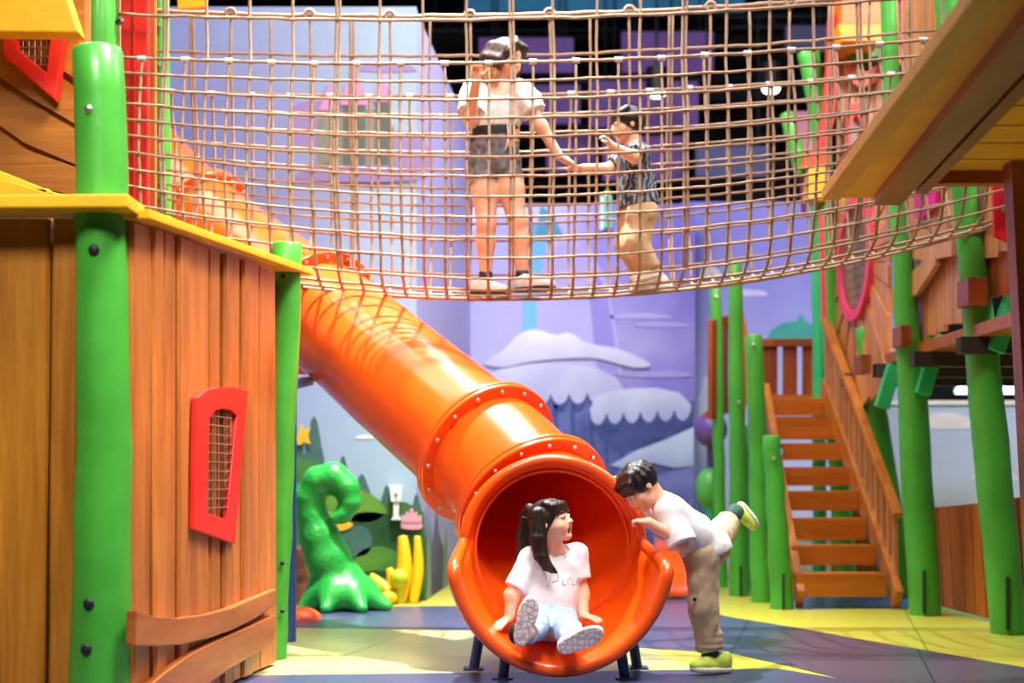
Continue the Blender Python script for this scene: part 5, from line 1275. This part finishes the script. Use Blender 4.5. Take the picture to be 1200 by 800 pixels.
# ======================================================= boy leaning over the rim
def build_boy():
    SK = skin('boy skin', '#eab08c'); HAIRM = hairmat('boy hair', '#120d0c', '#2d211c')
    hd = Head(P(750, 571, 6.80), .212, V(-.62, -.30, -.72), V(-.70, -.12, .70))
    pel = P(829, 640, 6.92); chest = P(787, 602, 6.86); ax = (chest - pel).normalized(); rgt = V(.12, 1, .05)     # right of the torso points away/back
    shN, shF = P(783, 600, 6.74), P(774, 590, 6.99)
    elN, wrN = P(798, 634, 6.68), P(760, 612, 6.66)
    elF, wrF = P(752, 600, 7.04), P(731, 570, 7.0)
    hipS, hipB = P(823, 650, 6.85), P(833, 642, 6.99)
    knS, akS = P(824, 708, 6.85), P(832, 763, 6.88)
    knB, akB = P(846, 622, 7.20), P(860, 602, 7.33)
    B = SDF(.0045); hd.into(B)
    B.cap(hd.p(0, -.14, -.22), mid(chest, hd.c, .28), .047, .050, .02)
    torso(B, pel, chest, rgt, .055, .065, .068, .068)
    B.cap(shN, shF, .045, .045, .03)
    limb(B, [shN, elN, wrN], [.043, .034, .025]); limb(B, [shF, elF, wrF], [.043, .034, .025])
    limb(B, [hipS, knS, akS], [.075, .052, .034]); limb(B, [hipB, knB, akB], [.075, .052, .034])
    hand(B, wrN, V(-.9, .1, .15), V(-.25, .3, -1), .108, .9, 1.5, -1)
    hand(B, wrF, V(-.6, -.3, .7), V(-.7, -.3, -.6), .108, .9, 1.2, 1)
    body = B.build('person', SK, None, origin=(akS.x, akS.y, 0)); tag(body, 'boy in white T-shirt and khaki trousers leaning over the slide rim on one leg', 'person')
    hd.features(body)
    T = SDF(.005); torso(T, mid(pel, chest, -.02), chest, rgt, .066, .075, .085, .082); T.cap(shN, shF, .058, .058, .03)
    T.cap(shN, mid(shN, elN, 1.12), .060, .070, .03, 'b'); T.cap(shF, mid(shF, elF, .75), .058, .064, .03, 'b')
    T.cap(mid(pel, chest, .3) + V(0, -.02, -.03), mid(pel, chest, -.05) + V(-.02, -.02, -.035), .085, .09, .04)
    T.cap(P(815, 640, 6.86), P(838, 643, 6.94), .085, .085, .03); T.cut(P(820, 655, 6.9), V(.32, 0, -1)); T.sub(mid(chest, hd.c, .42), (.055, .06, .05), None, .01)
    T.build('t_shirt', WHITE_T, body, wrinkle=.008, wscale=13)
    J = SDF(.005); KM = mat('khaki cotton', '#c3aa8a', .85, var=.10, scale=9, bump=.1, bscale=200)
    J.cap(hipS, hipB, .088, .088, .03); J.cap(hipS, knS, .086, .072, .03); J.cap(knS, akS + V(0, 0, .010), .072, .060, .03, 'b')
    J.cap(hipB, knB, .082, .066, .03); J.cap(knB, mid(knB, akB, .62), .066, .058, .03, 'b')
    for dz, r_ in ((.025, .066), (.055, .064), (.09, .067)): J.ell(akS + V(-.005, -.005, dz), (r_ * .98, r_ * .95, .018), None, .012)
    J.cut(mid(pel, chest, .35), chest - pel)
    J.build('trousers', KM, body, wrinkle=.008, wscale=15)
    MB().ball(P(814, 702, 6.775), (.010, .008, .010), 10, 6).build('button', BLACKP, body)
    YG = mat('yellow green mesh', '#b9cf4e', .6, var=.35, scale=22); SW = mat('dusty white rubber', '#d6cfc8', .6, var=.06)
    MATS.setdefault('lace white', mat('lace white', '#e6e2da', .6))
    shoe(body, P(856, 787, 6.93) * 1, P(810, 787, 6.80), V(.05, -.03, 1), .082, YG, SW, 'yellow-green trainer on the floor')
    shoe(body, P(867, 588, 7.44), P(889, 618, 7.40), V(-.86, -.35, -.30), .080, YG, SW, 'yellow-green trainer kicked up')
    SO = mat('dark green sock', '#1c4a3e', .8, var=.3, scale=40)
    MB().tube([akS + V(0, 0, -.045), akS + V(.0, 0, .0), akS + V(0, 0, .03)], [.044, .041, .040], 16).build('sock', SO, body, smooth=True)
    MB().tube([mid(knB, akB, .55), akB, akB + (akB - knB) * .22], [.042, .042, .042], 16).build('sock', SO, body, smooth=True)
    H = SDF(.0045); h = hd.h; M = hd.M
    H.ell(hd.p(0, -.08, .13), (.42 * h, .48 * h, .43 * h), M, .02); H.sub(hd.p(0, .50, -.26), (.48 * h, .40 * h, .46 * h), M, .02); H.cut(hd.p(0, -.2, -.17), V(*(-hd.u)) + hd.f * .25)
    for x in np.linspace(-.32, .32, 12): H.chain([hd.p(x, .12 - abs(x) * .2, .42), hd.p(x * 1.06, .345 - abs(x) * .3, .30), hd.p(x * 1.1 + .02, .40 - abs(x) * .4, .13)], [.06 * h, .05 * h, .018 * h], .022)
    for k in range(16):
        a = k / 16 * 2 * math.pi; H.chain([hd.p(.1 * math.cos(a), -.12 + .1 * math.sin(a), .50), hd.p(.33 * math.cos(a), -.1 + .36 * math.sin(a), .36), hd.p(.42 * math.cos(a), -.1 + .46 * math.sin(a), .16)], [.05 * h, .055 * h, .03 * h], .012)
    H.build('hair', HAIRM, body)
build_boy()

# ======================================================= woman standing on the net
def build_woman():
    Y0 = 8.56; SK = skin('woman skin', '#e8b092'); HAIRM = hairmat('woman hair', '#241812', '#4a3020'); TIP = hairmat('woman hair tips', '#8a5526', '#c08a48')
    hd = Head(P(594, 69, Y0 - .02), .225, V(.78, -.52, -.30), V(.12, -.1, 1))
    pel = P(580, 190, Y0); chest = P(583, 122, Y0 + .01); rgt = V(1, -.12, 0)
    shL, shR = P(556, 108, Y0 + .01), P(611, 107, Y0 - .03)
    elL, wrL = P(551, 140, Y0 - .10), P(558, 96, Y0 - .28)
    elR, wrR = P(634, 148, Y0 - .06), P(655, 183, Y0 - .05)
    hipL, hipR = P(567, 200, Y0 + .01), P(594, 200, Y0 - .01)
    knL, knR = P(570, 262, Y0 - .03), P(606, 258, Y0 - .03)
    akL, akR = P(569, 323, Y0 + .02), P(612, 322, Y0 - .0)
    B = SDF(.0058); hd.into(B); B.cap(hd.p(0, -.10, -.22), P(584, 106, Y0), .050, .055, .02)
    torso(B, pel, chest, rgt, .062, .066, .082, .080); B.cap(shL, shR, .048, .048, .03)
    limb(B, [shL, elL, wrL], [.047, .038, .026]); limb(B, [shR, elR, wrR], [.047, .038, .026])
    for hp, kn, ak in ((hipL, knL, akL), (hipR, knR, akR)):
        limb(B, [hp, mid(hp, kn, .4), kn, mid(kn, ak, .35), ak], [.084, .080, .055, .054, .035]); B.ell(kn + V(0, -.03, 0), (.04, .035, .05), None, .03)
        B.ell(mid(kn, ak, .33) + V(-.012, .02, 0), (.045, .05, .10), None, .03)
    hand(B, wrL, V(.05, -.20, 1), V(.15, -.9, 0), .155, .9, 1.6, 1, .005)
    hand(B, wrR, V(.80, -.05, -.50), V(-.3, -.2, -.8), .165, 1.0, .55, -1, .005)
    body = B.build('person', SK, None, origin=(pel.x, pel.y, 2.05)); tag(body, 'woman in white blouse and dark denim shorts standing on the net bridge', 'person')
    hd.features(body)
    WB_ = mat('white lace blouse', '#dcd7d4', .85, var=.05, scale=30, bump=.35, bscale=120)
    T = SDF(.0062); torso(T, P(580, 158, Y0), chest, rgt, .060, .068, .084, .092); T.cap(shL, shR, .06, .06, .03)
    T.ell(mid(shL, elL, .25), (.080, .085, .085), None, .03); T.cap(shL, mid(shL, elL, .80), .075, .085, .03, 'b'); T.ell(mid(shR, elR, .3), (.080, .080, .080), None, .03); T.cap(shR, mid(shR, elR, .62), .07, .083, .03, 'b')
    T.cut(P(580, 151, Y0), V(.05, 0, -1)); T.sub(P(588, 101, Y0 - .07), (.075, .10, .065), None, .015)
    T.build('blouse', WB_, body, wrinkle=.010, wscale=20)
    MB().tube([P(596, 124, Y0 - .115), P(594, 140, Y0 - .12), P(596, 162, Y0 - .115), P(592, 176, Y0 - .13)], .005, 6).build('tie_cord', WB_, body, smooth=True)
    K = SDF(.006); torso(K, P(580, 168, Y0), P(581, 146, Y0), rgt, .056, .056, .083, .085); K.cut(P(580, 163, Y0), V(0, 0, -1)); K.cut(P(580, 150, Y0), V(0, 0, 1)); K.build('waistband', BLACKP, body)
    D = SDF(.006); DM = mat('washed black denim', '#6a686e', .85, var=.6, scale=26, bump=.2, bscale=200)
    torso(D, P(580, 190, Y0), P(580, 146, Y0), rgt, .064, .050, .096, .084); 
    D.cap(hipL, mid(hipL, knL, .22), .092, .100, .02, 'b'); D.cap(hipR, mid(hipR, knR, .16), .088, .092, .02, 'b'); D.cut(P(580, 161, Y0), V(0, 0, 1)); D.build('shorts', DM, body, wrinkle=.006, wscale=22)
    fr = MB(); fm = mat('frayed denim edge', '#b9b4a8', .9)
    for hp, kn, r_, t in ((hipL, knL, .100, .22), (hipR, knR, .092, .16)):
        c = mid(hp, kn, t)
        for q in range(40):
            a = q / 40 * 2 * math.pi; p0 = c + V(r_ * math.cos(a), r_ * math.sin(a), .004); fr.tube([p0, p0 + V(R.uniform(-.006, .006), 0, -R.uniform(.008, .022))], .003, 4)
    fr.build('frayed_hem', fm, body)
    MB().tube([P(580, 164, Y0) + V(.140 * math.cos(a), .09 * math.sin(a), 0) for a in [q * math.pi / 16 for q in range(33)]], .014, 6, False).build('belt', BLACKP, body, smooth=True)
    MB().box(P(598, 168, Y0 - .105), (.05, .02, .04)).build('belt_pouch', mat('orange pouch', '#d98a2a', .5), body, bevel=.006)
    SHM = mat('beige trainer mesh', '#d9d0c8', .7, var=.12, scale=30); SB = mat('black rubber sole', '#1b1718', .6)
    for hx, tx, y, Yq, lab in ((551, 598, 347, Y0 + .02, 'l'), (603, 650, 343, Y0 - .02, 'r')): shoe(body, P(hx, y, Yq + .03), P(tx, y + (1 if lab == 'l' else -3), Yq - .10), V(0, 0, 1), .092, SHM, SB)
    for ak in (akL, akR): MB().tube([ak + V(0, 0, -.05), ak, ak + V(0, 0, .022)], [.045, .042, .041], 16).build('sock', BLACKP, body, smooth=True)
    H = SDF(.006); h = hd.h; M = hd.M
    H.ell(hd.p(0, -.09, .12), (.43 * h, .49 * h, .43 * h), M, .02); H.sub(hd.p(0, .52, -.20), (.36 * h, .42 * h, .50 * h), M, .02); H.cut(hd.p(0, -.2, -.30), -hd.u)
    for x in (-1, 1):
        for y in (-.35, -.2, -.05, .1): H.chain([hd.p(.30 * x, y, .25), hd.p(.44 * x, y, -.1), hd.p(.45 * x, y + .02, -.45)], [.11 * h, .11 * h, .07 * h], .02)
    for x in (-.3, -.15, 0, .15, .3): H.chain([hd.p(x, -.42, .2), hd.p(x * 1.1, -.50, -.1), hd.p(x * 1.2, -.48, -.5)], [.12 * h, .12 * h, .08 * h], .02)
    for x in (-.25, -.1, .12, .26): H.chain([hd.p(0, .1, .54), hd.p(x, .34, .40), hd.p(x * 1.6, .36 - abs(x) * .3, .15)], [.06 * h, .06 * h, .03 * h], .02)
    H.build('hair', HAIRM, body)
    H2 = SDF(.006)
    for x in (-1, 1):
        for y in (-.35, -.2, -.05, .1): H2.chain([hd.p(.45 * x, y, -.38), hd.p(.46 * x, y + .03, -.55), hd.p(.42 * x, y + .05, -.68)], [.09 * h, .085 * h, .03 * h], .02)
    for x in (-.3, -.15, 0, .15, .3): H2.chain([hd.p(x * 1.2, -.47, -.42), hd.p(x * 1.2, -.46, -.6), hd.p(x * 1.2, -.42, -.72)], [.09 * h, .085 * h, .03 * h], .02)
    H2.build('hair_ends', TIP, body)
build_woman()

# ======================================================= boy walking on the net
def build_netboy():
    Y0 = 8.52; SK = skin('net boy skin', '#e9b28e'); HAIRM = hairmat('boy hair', '#120d0c', '#2d211c')
    hd = Head(P(735, 147, Y0), .215, V(-.97, -.22, -.10), V(-.08, 0, 1))
    pel = P(748, 242, Y0); chest = P(742, 188, Y0); rgt = V(.22, -.97, 0).normalized() * -1; rgt = V(-.15, 1, 0)
    shN, shF = P(748, 178, Y0 - .11), P(741, 180, Y0 + .11)
    elN, wrN = P(744, 184, Y0 - .22), P(718, 172, Y0 - .25)
    elF, wrF = P(714, 198, Y0 + .08), P(684, 197, Y0 + .0)
    hipN, hipF = P(751, 250, Y0 - .05), P(746, 250, Y0 + .06)
    knN, akN = P(744, 285, Y0 - .06), P(763, 318, Y0 - .03)
    knF, akF = P(737, 288, Y0 + .06), P(757, 326, Y0 + .08)
    B = SDF(.005); hd.into(B); B.cap(hd.p(0, -.10, -.22), P(743, 176, Y0), .045, .05, .02)
    torso(B, pel, chest, rgt, .05, .06, .072, .072); B.cap(shN, shF, .044, .044, .03)
    limb(B, [shN, elN, wrN], [.043, .035, .026]); limb(B, [shF, elF, wrF], [.043, .035, .026])
    limb(B, [hipN, knN, akN], [.07, .05, .034]); limb(B, [hipF, knF, akF], [.07, .05, .034])
    hand(B, wrN, V(-.6, -.25, .75), V(-.75, 0, -.5), .115, 1.0, 1.0, -1); hand(B, wrF, V(-1, -.1, .02), V(0, -.3, -.9), .115, 1.0, .5, 1)
    body = B.build('person', SK, None, origin=(pel.x, pel.y, 2.05)); tag(body, 'boy in dark leaf-print shirt and khaki trousers walking on the net bridge', 'person')
    hd.features(body)
    m, nt, b = _base('navy leaf print'); L = nt.links.new; tc = nt.nodes.new('ShaderNodeTexCoord'); wv = nt.nodes.new('ShaderNodeTexWave'); wv.inputs['Scale'].default_value = 9; wv.inputs['Distortion'].default_value = 14; wv.inputs['Detail'].default_value = 3
    L(tc.outputs['Object'], wv.inputs['Vector']); rp = nt.nodes.new('ShaderNodeValToRGB'); rp.color_ramp.elements[0].position = .62; rp.color_ramp.elements[1].position = .75; rp.color_ramp.elements[0].color = S('#2b3548'); rp.color_ramp.elements[1].color = S('#8795a2')
    L(wv.outputs['Fac'], rp.inputs['Fac']); L(rp.outputs['Color'], b.inputs['Base Color']); b.inputs['Roughness'].default_value = .8
    T = SDF(.0055); torso(T, P(748, 244, Y0), chest, rgt, .06, .068, .088, .086); T.cap(shN, shF, .056, .056, .03)
    T.cap(shN, mid(shN, elN, .8), .058, .066, .03, 'b'); T.cap(shF, mid(shF, elF, .8), .058, .064, .03, 'b'); T.cap(P(745, 210, Y0), P(749, 246, Y0), .105, .125, .04)
    T.cut(P(748, 242, Y0), V(.1, 0, -1)); T.sub(P(742, 168, Y0), (.055, .065, .04), None, .01); T.build('shirt', m, body, wrinkle=.007, wscale=18)
    J = SDF(.0055); KM = mat('sand cotton', '#c4a67e', .85, var=.10, scale=9)
    J.cap(hipN, hipF, .095, .095, .03)
    for hp, kn, ak in ((hipN, knN, akN), (hipF, knF, akF)): J.cap(hp, kn, .095, .082, .03); J.cap(kn, mid(kn, ak, .9), .082, .066, .03, 'b'); J.ell(mid(kn, ak, .78), (.075, .07, .03), None, .02)
    J.cut(P(748, 238, Y0), V(0, 0, 1)); J.build('trousers', KM, body, wrinkle=.010, wscale=16)
    CR = mat('cream canvas', '#ddd2c4', .7, var=.06); CS = mat('cream rubber', '#e6dfd4', .6)
    shoe(body, P(777, 323, Y0 - .03), P(741, 332, Y0 - .05), V(-.05, 0, 1), .080, CR, CS); shoe(body, P(785, 338, Y0 + .08), P(743, 344, Y0 + .06), V(-.05, 0, 1), .080, CR, CS)
    for ak in (akN, akF): MB().tube([ak + V(0, 0, -.04), ak + V(-.005, 0, .03)], [.042, .04], 14).build('sock', mat('white sock', '#e8e2de', .8), body, smooth=True)
    H = SDF(.005); h = hd.h; M = hd.M
    H.ell(hd.p(0, -.08, .13), (.42 * h, .48 * h, .42 * h), M, .02); H.sub(hd.p(0, .50, -.26), (.48 * h, .40 * h, .46 * h), M, .02); H.cut(hd.p(0, -.2, -.22), V(*(-hd.u)) + hd.f * .25)
    for x in np.linspace(-.32, .32, 12): H.chain([hd.p(x, .12 - abs(x) * .2, .42), hd.p(x * 1.06, .345 - abs(x) * .3, .31), hd.p(x * 1.1, .40 - abs(x) * .4, .15)], [.06 * h, .05 * h, .018 * h], .022)
    H.build('hair', HAIRM, body)
build_netboy()

# ------------------------------------------------------------------ green tentacle sculpture, one smooth body
TENT = mat('green lacquer foam', '#4cba56', 0.5, var=0.25, scale=4, bump=0.5, bscale=26, coat=0.2)
def build_tentacle():
    T = SDF(.014); Y = 10.3
    tp = [(402, 706, .19), (394, 682, .178), (384, 655, .168), (374, 628, .145), (366, 605, .114), (363, 583, .106), (373, 564, .112), (391, 560, .113), (406, 572, .095), (410, 589, .078), (402, 603, .062), (392, 607, .048)]
    T.chain([P(x, y, Y - .012 * i) for i, (x, y, r) in enumerate(tp)], [r for _, _, r in tp], .02)
    b0 = P(399, 700, Y)
    for dx, dy, r in ((.30, -.10, .10), (.16, -.24, .11), (-.06, -.26, .11), (-.22, -.10, .10), (.26, .16, .10), (-.16, .16, .10)):
        T.chain([b0 + V(0, 0, .12), V(b0.x + dx * .6, Y + dy * .6, .12), V(b0.x + dx * 1.15, Y + dy * 1.15, .03)], [.13, .10, .045], .06)
    T.cut(V(0, 0, 0.004), V(0, 0, -1))
    o = T.build('tentacle_sculpture', TENT, None, origin=(b0.x, Y, 0), smooth_it=2)
    tag(o, 'curled bright green tentacle sculpture rising from the floor left of the slide', 'sculpture')
build_tentacle()
